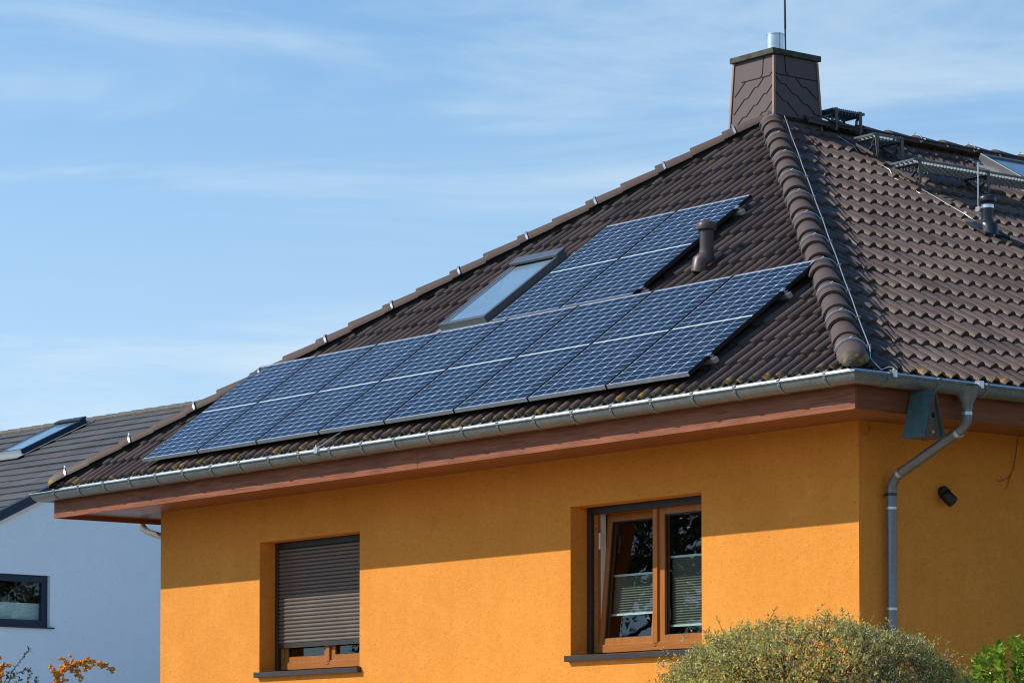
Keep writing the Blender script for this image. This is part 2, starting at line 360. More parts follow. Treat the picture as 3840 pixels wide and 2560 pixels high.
def tag(o, label=None, cat=None, group=None, kind=None):
    for k, v in (('label', label), ('category', cat), ('group', group), ('kind', kind)):
        if v: o[k] = v
    return o
def world(o):
    m = Matrix.LocRotScale(o.location, o.rotation_euler, o.scale)
    return world(o.parent) @ o.matrix_parent_inverse @ m if o.parent else m
def link(name, data, mat=None, parent=None, local=False):
    o = bpy.data.objects.new(name, data); col.objects.link(o)
    if mat is not None: data.materials.append(mat)
    if parent is not None:
        o.parent = parent
        if not local: o.matrix_parent_inverse = world(parent).inverted()
    return o
def part(name, mb, mat, parent=None, smooth=None, clip=(), local=False, bevel=0):
    o = link(name, mb.mesh(name, smooth, clip), mat, parent, local)
    if bevel:
        b = o.modifiers.new('edge', 'BEVEL'); b.width = bevel; b.segments = 2; b.limit_method = 'ANGLE'; b.angle_limit = R(50)
    return o
def part_each(name, mb, mat, parent=None, smooth=None, bevel=0):
    """every connected piece of the builder becomes an object of its own"""
    par = list(range(len(mb.v)))
    def find(i):
        while par[i] != i: par[i] = par[par[i]]; i = par[i]
        return i
    for f in mb.f:
        for k in f[1:]: par[find(k)] = find(f[0])
    groups = {}
    for f in mb.f: groups.setdefault(find(f[0]), []).append(f)
    res = []
    for fs in groups.values():
        ids = sorted({i for f in fs for i in f}); mp_ = {i: k for k, i in enumerate(ids)}
        q = MB(); q.v = [mb.v[i] for i in ids]; q.f = [tuple(mp_[i] for i in f) for f in fs]
        if mb.uv is not None: q.uv = [mb.uv[i] for i in ids]
        res.append(part(name, q, mat, parent, smooth, bevel=bevel))
    return res
def thing(name, label, cat, loc=(0, 0, 0), rot=(0, 0, 0), group=None):
    o = bpy.data.objects.new(name, None); col.objects.link(o); o.location = loc; o.rotation_euler = rot
    o.empty_display_size = 0.2
    return tag(o, label, cat, group)
def dup(root, loc=None, rot=None, label=None, parent=None):
    r = root.copy(); col.objects.link(r)
    if parent is not None: r.parent = parent
    if loc is not None: r.location = loc
    if rot is not None: r.rotation_euler = rot
    if label: r['label'] = label
    for ch in list(root.children):
        dup(ch, parent=r)
    return r

# ------------------------------------------------------------------ tile fields
def tiles(mb, O, ec, es, n, c0, c1, phase, pitch, s0, gauge, rows, base, hump=0.045, butt=0.03, flat=False, dens=10, hw=0.305):
    """courses of double-roll tiles: columns along ec, courses up along es; phase = a crest position along ec"""
    O, ec, es, n = map(np.array, (O, ec, es, n))
    if flat: us = np.arange(math.floor((c0 - phase) / pitch), math.ceil((c1 - phase) / pitch) + 1e-6, 0.5)
    else:
        k0, k1 = math.floor((c0 - phase) / pitch), math.ceil((c1 - phase) / pitch)
        loc = np.array([-0.5, -0.34, -0.305, -0.28, -0.22, -0.12, 0.0, 0.12, 0.22, 0.28, 0.305, 0.34]) if dens == 10 else np.array([-0.5, -0.33, -0.16, 0, 0.16, 0.33])
        us = np.concatenate([k + loc for k in range(k0, k1 + 1)])
    d = us - np.round(us)
    prof = np.zeros_like(us) if flat else np.where(np.abs(d) < hw, np.sqrt(np.clip(1 - (d / hw) ** 2, 0, 1)) * 0.6 + 0.4 * np.cos(np.pi / 2 * d / hw), 0) * hump
    if mb.uv is None: mb.uv = []
    for r in range(rows):
        j = rng.normal(0, 0.0012, len(us)).repeat(1); j = np.repeat(rng.normal(0, 0.002, len(us) // (len(us) // max(1, int(len(us) / 20)) or 1) + 2), 20)[:len(us)]
        sj = s0 + gauge * r + np.repeat(rng.normal(0, 0.003, len(us)), 1)[:1] 
        wob = np.repeat(rng.normal(0, 0.003, int(len(us) / 20) + 2), 20)[:len(us)]
        st = []; thk = 0.016 if r == 0 and not flat else min(0.028, butt + 0.002)
        for ds, off, vv in ((0.004, butt - thk, 0.004), (0.0, butt - 0.002, 0.008), (0.030, butt, 0.09), (gauge * 1.03, -0.002, 0.96)):
            pr = prof * (0.85 if vv < 0.006 else 1.0)
            P = O + np.outer(phase + us * pitch, ec) + np.outer(s0 + gauge * r + ds + (wob if ds < 0.05 else 0 * wob), es) + np.outer(base + off + pr + j, n)
            st.append((P, vv))
        o = len(mb.v); m = len(us)
        for P, vv in st:
            mb.v += [tuple(p) for p in P]; mb.uv += [(u, r + vv) for u in us]
        for k in range(len(st) - 1):
            mb.f += [(o + k * m + i, o + k * m + i + 1, o + (k + 1) * m + i + 1, o + (k + 1) * m + i) for i in range(m - 1)]

# ================================================================== THE ORANGE HOUSE
house = thing('house', 'orange rendered hip roofed house with brown roof tiles, solar panels and a chimney', 'house', (-W / 2, DEP / 2, GZ))

# walls with two window openings in the front
WIN = [(-9.107, -7.418, -1.664, -0.390), (-4.297, -2.605, -1.668, -0.387)]
XL, XR, YF, YB, TH = -W + OX, -OX, OY, DEP - OY, 0.30
def wall_grid(mb, y, holes, x0, x1, z0, z1):
    xs = sorted({x0, x1, *[h[0] for h in holes], *[h[1] for h in holes]}); zs = sorted({z0, z1, *[h[2] for h in holes], *[h[3] for h in holes]})
    for i in range(len(xs) - 1):
        for k in range(len(zs) - 1):
            cx, cz = (xs[i] + xs[i + 1]) / 2, (zs[k] + zs[k + 1]) / 2
            if any(h[0] < cx < h[1] and h[2] < cz < h[3] for h in holes): continue
            mb.add([(xs[i], y, zs[k]), (xs[i + 1], y, zs[k]), (xs[i + 1], y, zs[k + 1]), (xs[i], y, zs[k + 1])], [(0, 1, 2, 3)])
mb = MB(); ZT = 0.035
wall_grid(mb, YF, WIN, XL, XR, GZ - 0.6, ZT); wall_grid(mb, YF + TH, WIN, XL, XR, GZ - 0.6, ZT)
for a, b, c, d in WIN:
    mb.add([(a, YF, c), (a, YF + TH, c), (a, YF + TH, d), (a, YF, d)], [(0, 1, 2, 3)])
    mb.add([(b, YF, c), (b, YF + TH, c), (b, YF + TH, d), (b, YF, d)], [(0, 1, 2, 3)])
    mb.add([(a, YF, d), (b, YF, d), (b, YF + TH, d), (a, YF + TH, d)], [(0, 1, 2, 3)])
    mb.add([(a, YF, c), (b, YF, c), (b, YF + TH, c), (a, YF + TH, c)], [(0, 1, 2, 3)])
mb.add([(XR, YF, GZ - 0.6), (XR, YB, GZ - 0.6), (XR, YB, ZT), (XR, YF, ZT)], [(0, 1, 2, 3)])
mb.add([(XL, YF, GZ - 0.6), (XL, YB, GZ - 0.6), (XL, YB, ZT), (XL, YF, ZT)], [(0, 1, 2, 3)])
mb.add([(XL, YB, GZ - 0.6), (XR, YB, GZ - 0.6), (XR, YB, ZT), (XL, YB, ZT)], [(0, 1, 2, 3)])
part('wall', mb, M['orange'], house)
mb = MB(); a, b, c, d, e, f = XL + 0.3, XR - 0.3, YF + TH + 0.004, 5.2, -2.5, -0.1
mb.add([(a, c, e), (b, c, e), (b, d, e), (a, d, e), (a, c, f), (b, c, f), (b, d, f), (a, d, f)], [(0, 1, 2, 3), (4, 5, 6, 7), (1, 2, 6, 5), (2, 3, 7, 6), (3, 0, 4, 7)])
part('interior', mb, M['room'], house)

# fascia boards and soffit
mb = MB(); mb.box(-W, -5.43, 0.0, 0.024, -0.018, 0.24); mb.box(-5.427, 0.0, 0.0, 0.024, -0.018, 0.24)
part_each('fascia', mb, M['fascia'], house, bevel=0.002)
mb = MB(); mb.box(-0.024, 0.0, 0.0245, 5.3, -0.018, 0.24); mb.box(-0.024, 0.0, 5.303, DEP, -0.018, 0.24)
part_each('fascia', mb, M['fascia_side'], house, bevel=0.002)
mb = MB(); mb.box(-W, -W + 0.024, 0.0245, DEP, -0.018, 0.24); part('fascia', mb, M['fascia_side'], house)
mb = MB(); mb.box(-W + 0.025, -0.025, DEP - 0.024, DEP, -0.018, 0.24); part('fascia', mb, M['fascia'], house)
def soffit(lst, mat):
    mb = MB()
    for q in lst: mb.box(*q, 0.031, 0.05)
    part('soffit', mb, mat, house)
bw = 0.0967
soffit([(-W + 0.78 - 0.02, -0.025, 0.025 + bw * k, 0.025 + bw * k + bw - 0.004) for k in range(8)] , M['soffit'])
soffit([(-0.025 - bw * k - bw + 0.004, -0.025 - bw * k, 0.80, DEP - 0.03) for k in range(8)], M['soffit'])
soffit([(-W + 0.025 + bw * k, -W + 0.025 + bw * k + bw - 0.004, 0.025, DEP - 0.03) for k in range(8)][:7] + [(-W + 0.025 + bw * 7, -W + 0.757, 0.025, DEP - 0.03)], M['soffit_left'])

# roof: tile fields clipped along the hips, with a closed deck below
nF = V((0, -SF, CF)); nS = V((SS, 0, CS))
hipdir = V((-W / 2, YA, YA * TF)).normalized()
clipR = (V((0, 0, 0)), V((YA, W / 2, 0)).normalized())          # outer side = +normal
BASE = -0.030
mb = MB()
tiles(mb, (0, 0, ZE), (1, 0, 0), (0, CF, SF), nF, -W - 0.1, 0.1, -0.388, 0.1455, -0.014, 0.336, 18, BASE, hump=0.050, butt=0.019, hw=0.285)
roof = part('roof', mb, M['tile'], house, 55, clip=[(V((0, 0, 0)), V((YA, W / 2, 0))), (V((-W, 0, 0)), V((-YA, W / 2, 0)))])
mb = MB()
LS = (W / 2) / CS
tiles(mb, (0, 0, ZE), (0, 1, 0), (-CS, 0, SS), nS, -0.1, DEP + 0.1, 0.440, 0.1487, -0.026, 0.3445, 20, BASE)
def tri(side):
    return []
part('roof_slope', mb, M['tile_side'], house, 55, clip=[(V((0, 0, 0)), V((-YA, -W / 2, 0))), (V((0, DEP, 0)), V((-YA, W / 2, 0))), (V((-W / 2 - 0.02, 0, 0)), V((-1, 0, 0)))])
mb = MB()
tiles(mb, (-W, 0, ZE), (0, 1, 0), (CS, 0, SS), (-SS, 0, CS), -0.1, DEP + 0.1, 0.440, 0.1487, -0.052, 0.3445, 20, BASE, dens=6)
part('roof_slope', mb, M['tile_side'], house, 55, clip=[(V((-W, 0, 0)), V((YA, -W / 2, 0))), (V((-W, DEP, 0)), V((YA, W / 2, 0))), (V((-W / 2 + 0.02, 0, 0)), V((1, 0, 0)))])
mb = MB()
tiles(mb, (0, DEP, ZE), (1, 0, 0), (0, -CF, SF), (0, SF, CF), -W - 0.1, 0.1, -0.388, 0.1455, -0.048, 0.336, 18, BASE, dens=6)
part('roof_slope', mb, M['tile'], house, 55, clip=[(V((0, DEP, 0)), V((YA, -W / 2, 0))), (V((-W, DEP, 0)), V((-YA, -W / 2, 0)))])
mb = MB(); dz = -0.07
A0, A1 = V((-W / 2, YA, APEX.z + dz)), V((-W / 2, DEP - YA, APEX.z + dz))
c = [V((0, 0, ZE + dz)), V((0, DEP, ZE + dz)), V((-W, DEP, ZE + dz)), V((-W, 0, ZE + dz))]
mb.add([*c, A0, A1], [(0, 1, 5, 4), (1, 2, 5), (2, 3, 4, 5), (3, 0, 4)])
part('roof_deck', mb, M['joint'], house)

# hip and ridge tiles: half-round, overlapping, each its own mesh under the roof
def cap_mesh(endcap=False):
    mb = MB(); n = 15; A = R(76); mb.uv = []
    st = [(0.0, 0.102, 0.03), (0.0, 0.124, 0.02), (0.012, 0.126, 0.06), (0.05, 0.122, 0.25), (0.43, 0.096, 0.9)]
    if endcap: st = [(-0.125, 0.012, 0.02), (-0.12, 0.05, 0.03), (-0.10, 0.085, 0.05), (-0.06, 0.110, 0.08), (0.0, 0.121, 0.2), (0.05, 0.122, 0.3), (0.43, 0.106, 0.9)]
    for s, r, vv in st:
        for k in range(n):
            a = -A + 2 * A * k / (n - 1); mb.v.append((r * math.sin(a), s, r * math.cos(a))); mb.uv.append((k * 0.01, vv + (0 if endcap else 3)))
    for i in range(len(st) - 1):
        for k in range(n - 1): mb.f.append((i * n + k, i * n + k + 1, (i + 1) * n + k + 1, (i + 1) * n + k))
    me = mb.mesh('hip_tile', 50); me.materials.append(M['cap']); return me
CAP, CAPEND = cap_mesh(), cap_mesh(True)
def ring_mesh(tab=True):
    mb = MB(); n = 17; A = R(74); pts = [(0.129 * math.sin(-A + 2 * A * k / (n - 1)), 0, 0.129 * math.cos(-A + 2 * A * k / (n - 1))) for k in range(n)]
    mb.strap(pts, 0.018 if tab else 0.022, (0, 1, 0), 0.004); mb.tube([(-0.01, -0.004, 0.128), (0.015, -0.004, 0.142)], 0.006, 6)
    if tab: mb.box(0.11, 0.150, -0.008, 0.008, 0.050, 0.066)
    me = mb.mesh('conductor_clamp', 40); me.materials.append(M['steel']); return me
RING, RINGL = ring_mesh(), ring_mesh(False)
def frame_mat(p, d, up, flip=1):
    d = V(d).normalized(); x = d.cross(V(up)).normalized(); z = x.cross(d)
    x = x * flip if flip == 1 else x
    return Matrix(((x.x, d.x, z.x, p[0]), (x.y, d.y, z.y, p[1]), (x.z, d.z, z.z, p[2]), (0, 0, 0, 1)))
def place(name, me, parent, mat):
    o = bpy.data.objects.new(name, me); col.objects.link(o); o.parent = parent
    m = world(parent).inverted() @ mat; o.matrix_local = m; return o
hipL = (APEX - V((0, 0, ZE))).length
hip_up = (nF + nS).normalized(); hip_upL = (nF + V((-SS, 0, CS))).normalized()
for sgn in (1, -1):
    p0 = V((0, 0, ZE)) if sgn == 1 else V((-W, 0, ZE)); d = (APEX - p0).normalized(); up = hip_up if sgn == 1 else hip_upL
    for k in range(21):
        s = 0.09 + 0.383 * k
        if k == 20: s -= 0.03
        jt = rng.normal(0, 0.003, 3)
        o = place('hip_tile', CAPEND if k == 0 else CAP, roof, frame_mat(p0 + d * (s - (0.0 if k else 0.02)) + V((jt[0], jt[1], 0.004 + jt[2] * 0.5)), d, up))
        if k == 0: o['label'] = 'rounded end tile at the foot of the hip'
    for k in range(11):
        s = (0.0328 if sgn == 1 else 0.0245) * hipL + 0.764 * k
        if s > hipL - 0.2: break
        place('conductor_clamp', RING if sgn == 1 else RINGL, roof, frame_mat(p0 + d * s + V((0, 0, 0.006)), d, up))
rj = 6.178
for k in range(-3, 15):
    place('ridge_tile', CAP, roof, frame_mat((-W / 2, rj + 0.3895 * k + 0.01, APEX.z + 0.005), V((0, -1, 0)), V((0, 0, 1))) if False else frame_mat((-W / 2, rj + 0.3895 * k, APEX.z + 0.006), V((0, 1, 0)), V((0, 0, 1))))
    if k % 2 == 1 and k > 0: place('conductor_clamp', RING, roof, frame_mat((-W / 2, rj + 0.3895 * k + 0.02, APEX.z + 0.008), V((0, 1, 0)), V((0, 0, 1))))
# brush seal under the caps
mb = MB()
for sgn in (1, -1):
    p0 = V((0, 0, ZE)) if sgn == 1 else V((-W, 0, ZE)); d = (APEX - p0).normalized(); up = hip_up if sgn == 1 else hip_upL
    x = d.cross(up).normalized()
    for s2, nn in ((1, nF if sgn == -1 else nS), (-1, nS if sgn == -1 else nF)):
        pass
    for nn in (nF, nS if sgn == 1 else V((-SS, 0, CS))):
        lat = nn.cross(d).normalized()
        if lat.dot(V((0, -1, 0)) if nn == nF else V((1 if sgn == 1 else -1, 0, 0))) < 0: lat = -lat
        a0, a1 = p0 + d * 0.15 + nn * 0.07, APEX + nn * 0.07
        for k in range(160):
            t0 = a0.lerp(a1, k / 160); t1 = a0.lerp(a1, (k + 1) / 160)
            e0 = 0.108 + rng.uniform(-0.012, 0.012)
            mb.add([t0 + lat * 0.03, t1 + lat * 0.03, t1 + lat * e0 - nn * 0.055, t0 + lat * e0 - nn * 0.055], [(0, 1, 2, 3)])
part('hip_seal', mb, M['brush'], roof)

# ------------------------------------------------------------------ gutter around the eaves
GC, GR = 0.097, 0.080
def gutter_ring(mb, prof, x0=-W, x1=0.0, y0=0.0, y1=DEP):
    """sweep a (distance outwards, height) profile around the rectangle with mitred corners"""
    cs = [(x1, y0, 1, -1), (x1, y1, 1, 1), (x0, y1, -1, 1), (x0, y0, -1, -1)]
    n = len(prof); vs = []; fs = []
    for cx, cy, sx, sy in cs: vs += [(cx + sx * o, cy + sy * o, z) for o, z in prof]
    for i in range(4):
        j = (i + 1) % 4
        for k in range(n - 1): fs.append((i * n + k, j * n + k, j * n + k + 1, i * n + k + 1))
    mb.add(vs, fs)
ZG = 0.232
mb = MB()
outer = [(GC + GR * math.cos(a), ZG + GR * math.sin(a) * 1.02) for a in np.linspace(0, -math.pi, 17)]
inner = [(GC + (GR - 0.003) * math.cos(a), ZG + (GR - 0.003) * math.sin(a)) for a in np.linspace(-math.pi, 0, 17)]
gutter_ring(mb, outer + [(GC - GR, ZG + 0.03)] ); gutter_ring(mb, inner)
bead = [(GC + GR + 0.004 + 0.0095 * math.cos(a), ZG - 0.002 + 0.0095 * math.sin(a)) for a in np.linspace(0, 2 * math.pi, 11)]
gutter_ring(mb, bead)
gutter = part('gutter', mb, M['zinc'], house, 45)
mb = MB(); gutter_ring(mb, [(-0.06, 0.325), (0.0, 0.292), (0.018, 0.280), (0.032, 0.225), (0.034, 0.19)])
part('drip_edge', mb, M['zinc_bright'], gutter)
def bracket(lead=False):
    mb = MB(); pts = [(GC + (GR + 0.003) * math.cos(a), 0, ZG + (GR + 0.003) * math.sin(a)) for a in np.linspace(0.25, -2.7, 18)]
    mb.strap(pts, 0.026, (0, 1, 0), 0.008); mb.box(GC + GR - 0.004, GC + GR + 0.0165, -0.013, 0.013, ZG + 0.004, ZG + 0.0125)
    mb.tube([(GC + GR * 0.95, 0, ZG - 0.03), (GC + GR + 0.010, 0, ZG - 0.034)], 0.005, 6)
    me = mb.mesh('bracket', 40); me.materials.append(M['zinc_dark']); return me
BR = bracket()
for k in range(24): place('bracket', BR, gutter, Matrix.Translation((-0.141 - 0.4905 * k, 0, 0)) @ Matrix.Rotation(R(-90), 4, 'Z'))
for k in range(16): place('bracket', BR, gutter, Matrix.Translation((0, 0.18 + 0.52 * k, 0)))
# seams where gutter lengths are joined
mb = MB()
for x in (-0.33, -4.72, -8.05):
    mb.strap([(x, -(GC + (GR + 0.0015) * math.cos(a)), ZG + (GR + 0.0015) * math.sin(a)) for a in np.linspace(0, -2.8, 14)], 0.05, (1, 0, 0), 0.002)
for y in (0.33, 3.4):
    mb.strap([(GC + (GR + 0.0015) * math.cos(a), y, ZG + (GR + 0.0015) * math.sin(a)) for a in np.linspace(0, -2.8, 14)], 0.05, (0, 1, 0), 0.002)
part_each('joint_sleeve', mb, M['zinc'], gutter, 40)

def bezier(pts, n=8):
    """round off the corners of a polyline"""
    out = [V(pts[0])]
    for i in range(1, len(pts) - 1):
        p, q, r = V(pts[i - 1]), V(pts[i]), V(pts[i + 1]); k = min(0.5, 0.11 / (q - p).length); k2 = min(0.5, 0.11 / (r - q).length)
        a, b = q.lerp(p, k), q.lerp(r, k2)
        out += [a.lerp(q, t).lerp(q.lerp(b, t), t) for t in np.linspace(0, 1, n)]
    return out + [V(pts[-1])]
# right downpipe
mb = MB(); px, py = 0.100, 1.075; pr = 0.040
mb.lathe([(0.115, 0.0), (0.105, -0.03), (0.048, -0.125), (0.046, -0.165)], (px, py, ZG - 0.015), 20)
path = bezier([(px, py, 0.06), (px, py, -0.075), (-0.70, py + 0.005, -0.415), (-0.71, py + 0.005, -0.56), (-0.71, py + 0.005, GZ - 0.5)])
mb.tube(path, pr, 18)
pipe = part('downpipe', mb, M['zinc'], house, 50)
mb = MB()
for p, q in (((px, py, 0.03), (px, py, 0.005)), ((0.025, py, -0.113), (-0.005, py, -0.125)), ((-0.60, py + 0.004, -0.370), (-0.63, py + 0.004, -0.383)), ((-0.71, py + 0.005, -0.63), (-0.71, py + 0.005, -0.65)), ((-0.71, py + 0.005, -1.41), (-0.71, py + 0.005, -1.43))):
    mb.tube([p, q], pr + 0.0025, 18)
part_each('sleeve', mb, M['zinc_bright'], pipe, 50)
mb = MB(); mb.tube([(-0.71, py + 0.005, -0.522), (-0.71, py + 0.005, -0.545)], pr + 0.006, 18); mb.box(-0.79, -0.70, py - 0.01, py + 0.02, -0.540, -0.528); mb.tube([(-0.71, py - 0.06, -0.534), (-0.71, py + 0.06, -0.534)], 0.006, 6)
part('clamp', mb, M['bronze'], pipe, 50)
mb = MB(); mb.strap([(GC + (GR + 0.006) * math.cos(a), py + 0.06, ZG + (GR + 0.006) * math.sin(a)) for a in np.linspace(0.2, -1.2, 8)], 0.03, (0, 1, 0), 0.004); mb.box(GC + GR - 0.02, GC + GR + 0.022, py + 0.03, py + 0.085, ZG - 0.025, ZG + 0.03)
part('clamp', mb, M['steel'], gutter)
# left downpipe (only its upper bend shows below the soffit)
mb = MB(); lx = -W - 0.10
mb.tube(bezier([(lx, 1.10, 0.17), (lx, 1.10, -0.07), (-W + 0.70, 1.62, -0.40), (-W + 0.70, 1.62, GZ - 0.5)]), 0.040, 16)
part('downpipe', mb, M['zinc_bright'], house, 50)  # brighter zinc here puts the sunlight on this pipe into its colour

# ------------------------------------------------------------------ chimney
chx0, chx1, chy0, chy1 = -6.395, -5.845, 4.625, 5.195
cxm, cym = -6.1375, 4.925
def ch_corner(sx, sy, z):
    """walls batter inwards towards the top"""
    h = 0.287 + (4.40 - z) * 0.047
    return V((cxm + sx * h, cym + sy * h, z))
mb = MB()
zb, zt = 3.0, 4.39
vs = [ch_corner(sx, sy, z) for z in (zb, zt) for sx, sy in ((-1, -1), (1, -1), (1, 1), (-1, 1))]
mb.add(vs, [(0, 1, 5, 4), (1, 2, 6, 5), (2, 3, 7, 6), (3, 0, 4, 7), (4, 5, 6, 7)])
chim = part('chimney', mb, M['slate'], house)
mb = MB()
def groove(pts, face):
    q = []
    for a, z in pts:
        h = 0.287 + (4.40 - z) * 0.047
        q.append((a, cym - h - 0.002, z) if face == 'f' else (cxm + h + 0.002, a, z))
    mb.strap(q, 0.004, (0, 1, 0) if face == 'f' else (1, 0, 0), 0.0085)
for g in ([(-6.305, 4.179), (-6.02, 4.178), (-5.90, 4.179), (-5.862, 4.212)], [(-5.998, 4.38), (-6.006, 4.214), (-6.031, 4.178)], [(-6.249, 4.178), (-6.40, 4.045)],
          [(-5.982, 4.178), (-6.066, 4.094), (-6.115, 4.092), (-6.210, 4.001), (-6.255, 4.002), (-6.360, 3.908), (-6.405, 3.870)],
          [(-5.856, 4.084), (-5.934, 4.006), (-5.978, 4.007), (-6.072, 3.916), (-6.116, 3.917), (-6.221, 3.823), (-6.271, 3.822), (-6.38, 3.73)],
          [(-5.856, 3.913), (-5.945, 3.827), (-5.99, 3.827), (-6.12, 3.71)]): groove(g, 'f')
for g in ([(4.64, 4.214), (4.668, 4.189), (5.215, 4.19)], [(4.777, 4.38), (4.79, 4.223), (4.822, 4.19)], [(4.64, 4.170), (4.721, 4.099), (4.771, 4.102), (4.867, 4.021), (4.921, 4.015), (5.013, 3.937), (5.063, 3.933), (5.2, 3.835)],
          [(4.913, 4.186), (5.004, 4.105), (5.064, 4.103), (5.20, 4.0)], [(4.64, 4.016), (4.739, 3.93), (4.784, 3.931), (4.93, 3.81)]): groove(g, 'r')
part('slate_joint', mb, M['joint'], chim)
mb = MB()
for sx, sy in ((-1, -1), (1, -1), (1, 1)):
    a, b = ch_corner(sx, sy, 3.3), ch_corner(sx, sy, 4.37)
    mb.bar(a + V((0, -sy * 0.0, 0)), b, 0.024, 0.024, up=(0, 1, 0))
part_each('corner_trim', mb, M['copper'], chim)
mb = MB(); mb.box(-6.455, -5.82, 4.60, 5.25, 4.385, 4.442)
part('chimney_cap', mb, M['concrete'], chim, bevel=0.006)
mb = MB(); mb.lathe([(0.088, 0.0), (0.088, 0.215), (0.092, 0.217), (0.092, 0.227), (0.080, 0.227), (0.080, 0.02)], (-6.112, 4.90, 4.437), 28)
part('flue_pipe', mb, M['stainless'], chim, 40)
mb = MB()
mb.obox((-5.84, 4.95, side_z(-5.84, 0.06) + 0.02), ((0, 1, 0), (1, 0, -TS), (TS, 0, 1)), (0.36, 0.055, 0.012)); mb.obox((-6.13, 4.60, front_z(4.58, 0.03)), ((1, 0, 0), (0, 1, TF), (0, -TF, 1)), (0.33, 0.05, 0.012))
part_each('flashing', mb, M['bronze'], chim)

# ------------------------------------------------------------------ windows of the front wall
def sash(win, x0, x1, z0, z1, y, fw=0.072, tilt=0.0, mats=('oak', 'oak_h')):
    """one casement: frame with glass, leaning inwards at the top when tilted"""
    mb, gb = MB(), MB()
    mb.frame(x0, x1, z0, z1, fw, fw, fw * 0.8, fw, y, y + 0.06)
    gb.add([(x0 + fw - 0.005, y + 0.03, z0 + fw * 0.8 - 0.004), (x1 - fw + 0.005, y + 0.03, z0 + fw * 0.8 - 0.004), (x1 - fw + 0.005, y + 0.03, z1 - fw + 0.004), (x0 + fw - 0.005, y + 0.03, z1 - fw + 0.004)], [(0, 1, 2, 3)])
    bd = MB(); b0 = 0.012
    bd.frame(x0 + fw, x1 - fw, z0 + fw * 0.8, z1 - fw, b0, b0, 0.006, b0, y + 0.012, y + 0.027)
    if tilt:
        for m_ in (mb, gb, bd):
            c, s = math.cos(tilt), math.sin(tilt)
            m_.v = [(X, y + (Y - y) * c + (Z - z0) * s, z0 + (Z - z0) * c - (Y - y) * s) for X, Y, Z in m_.v]
    for m_, mt, nm in ((mb, M['oak'], 'sash'), (bd, M['black'], 'glazing_seal'), (gb, M['glass'], 'pane')):
        part(nm, m_, mt, win, bevel=0.003 if nm.startswith('sash') else 0)
def pleats(win, x0, x1, z0, z1, y, mat='blind', pitch=0.021, tilt=None):
    mb = MB(); n = max(2, int((z1 - z0) / pitch)); vs = []
    for k in range(2 * n + 1):
        z = z0 + (z1 - z0) * k / (2 * n); yy = y + (0.014 if k % 2 else 0.0); vs += [(x0, yy, z), (x1, yy, z)]
    mb.add(vs, [(2 * k, 2 * k + 1, 2 * k + 3, 2 * k + 2) for k in range(2 * n)])
    rb = MB(); rb.box(x0 - 0.01, x1 + 0.01, y - 0.008, y + 0.016, z1, z1 + 0.018); rb.box(x0 - 0.01, x1 + 0.01, y - 0.008, y + 0.016, z0 - 0.018, z0)
    if tilt:
        Y0, Z0, t_ = tilt
        for m_ in (mb, rb): m_.v = [(X, Y + (Z - Z0) * math.sin(t_), Z) for X, Y, Z in m_.v]
    b = part('blind', mb, M[mat], win); part_each('blind_rail', rb, M['blind_rail'], win)
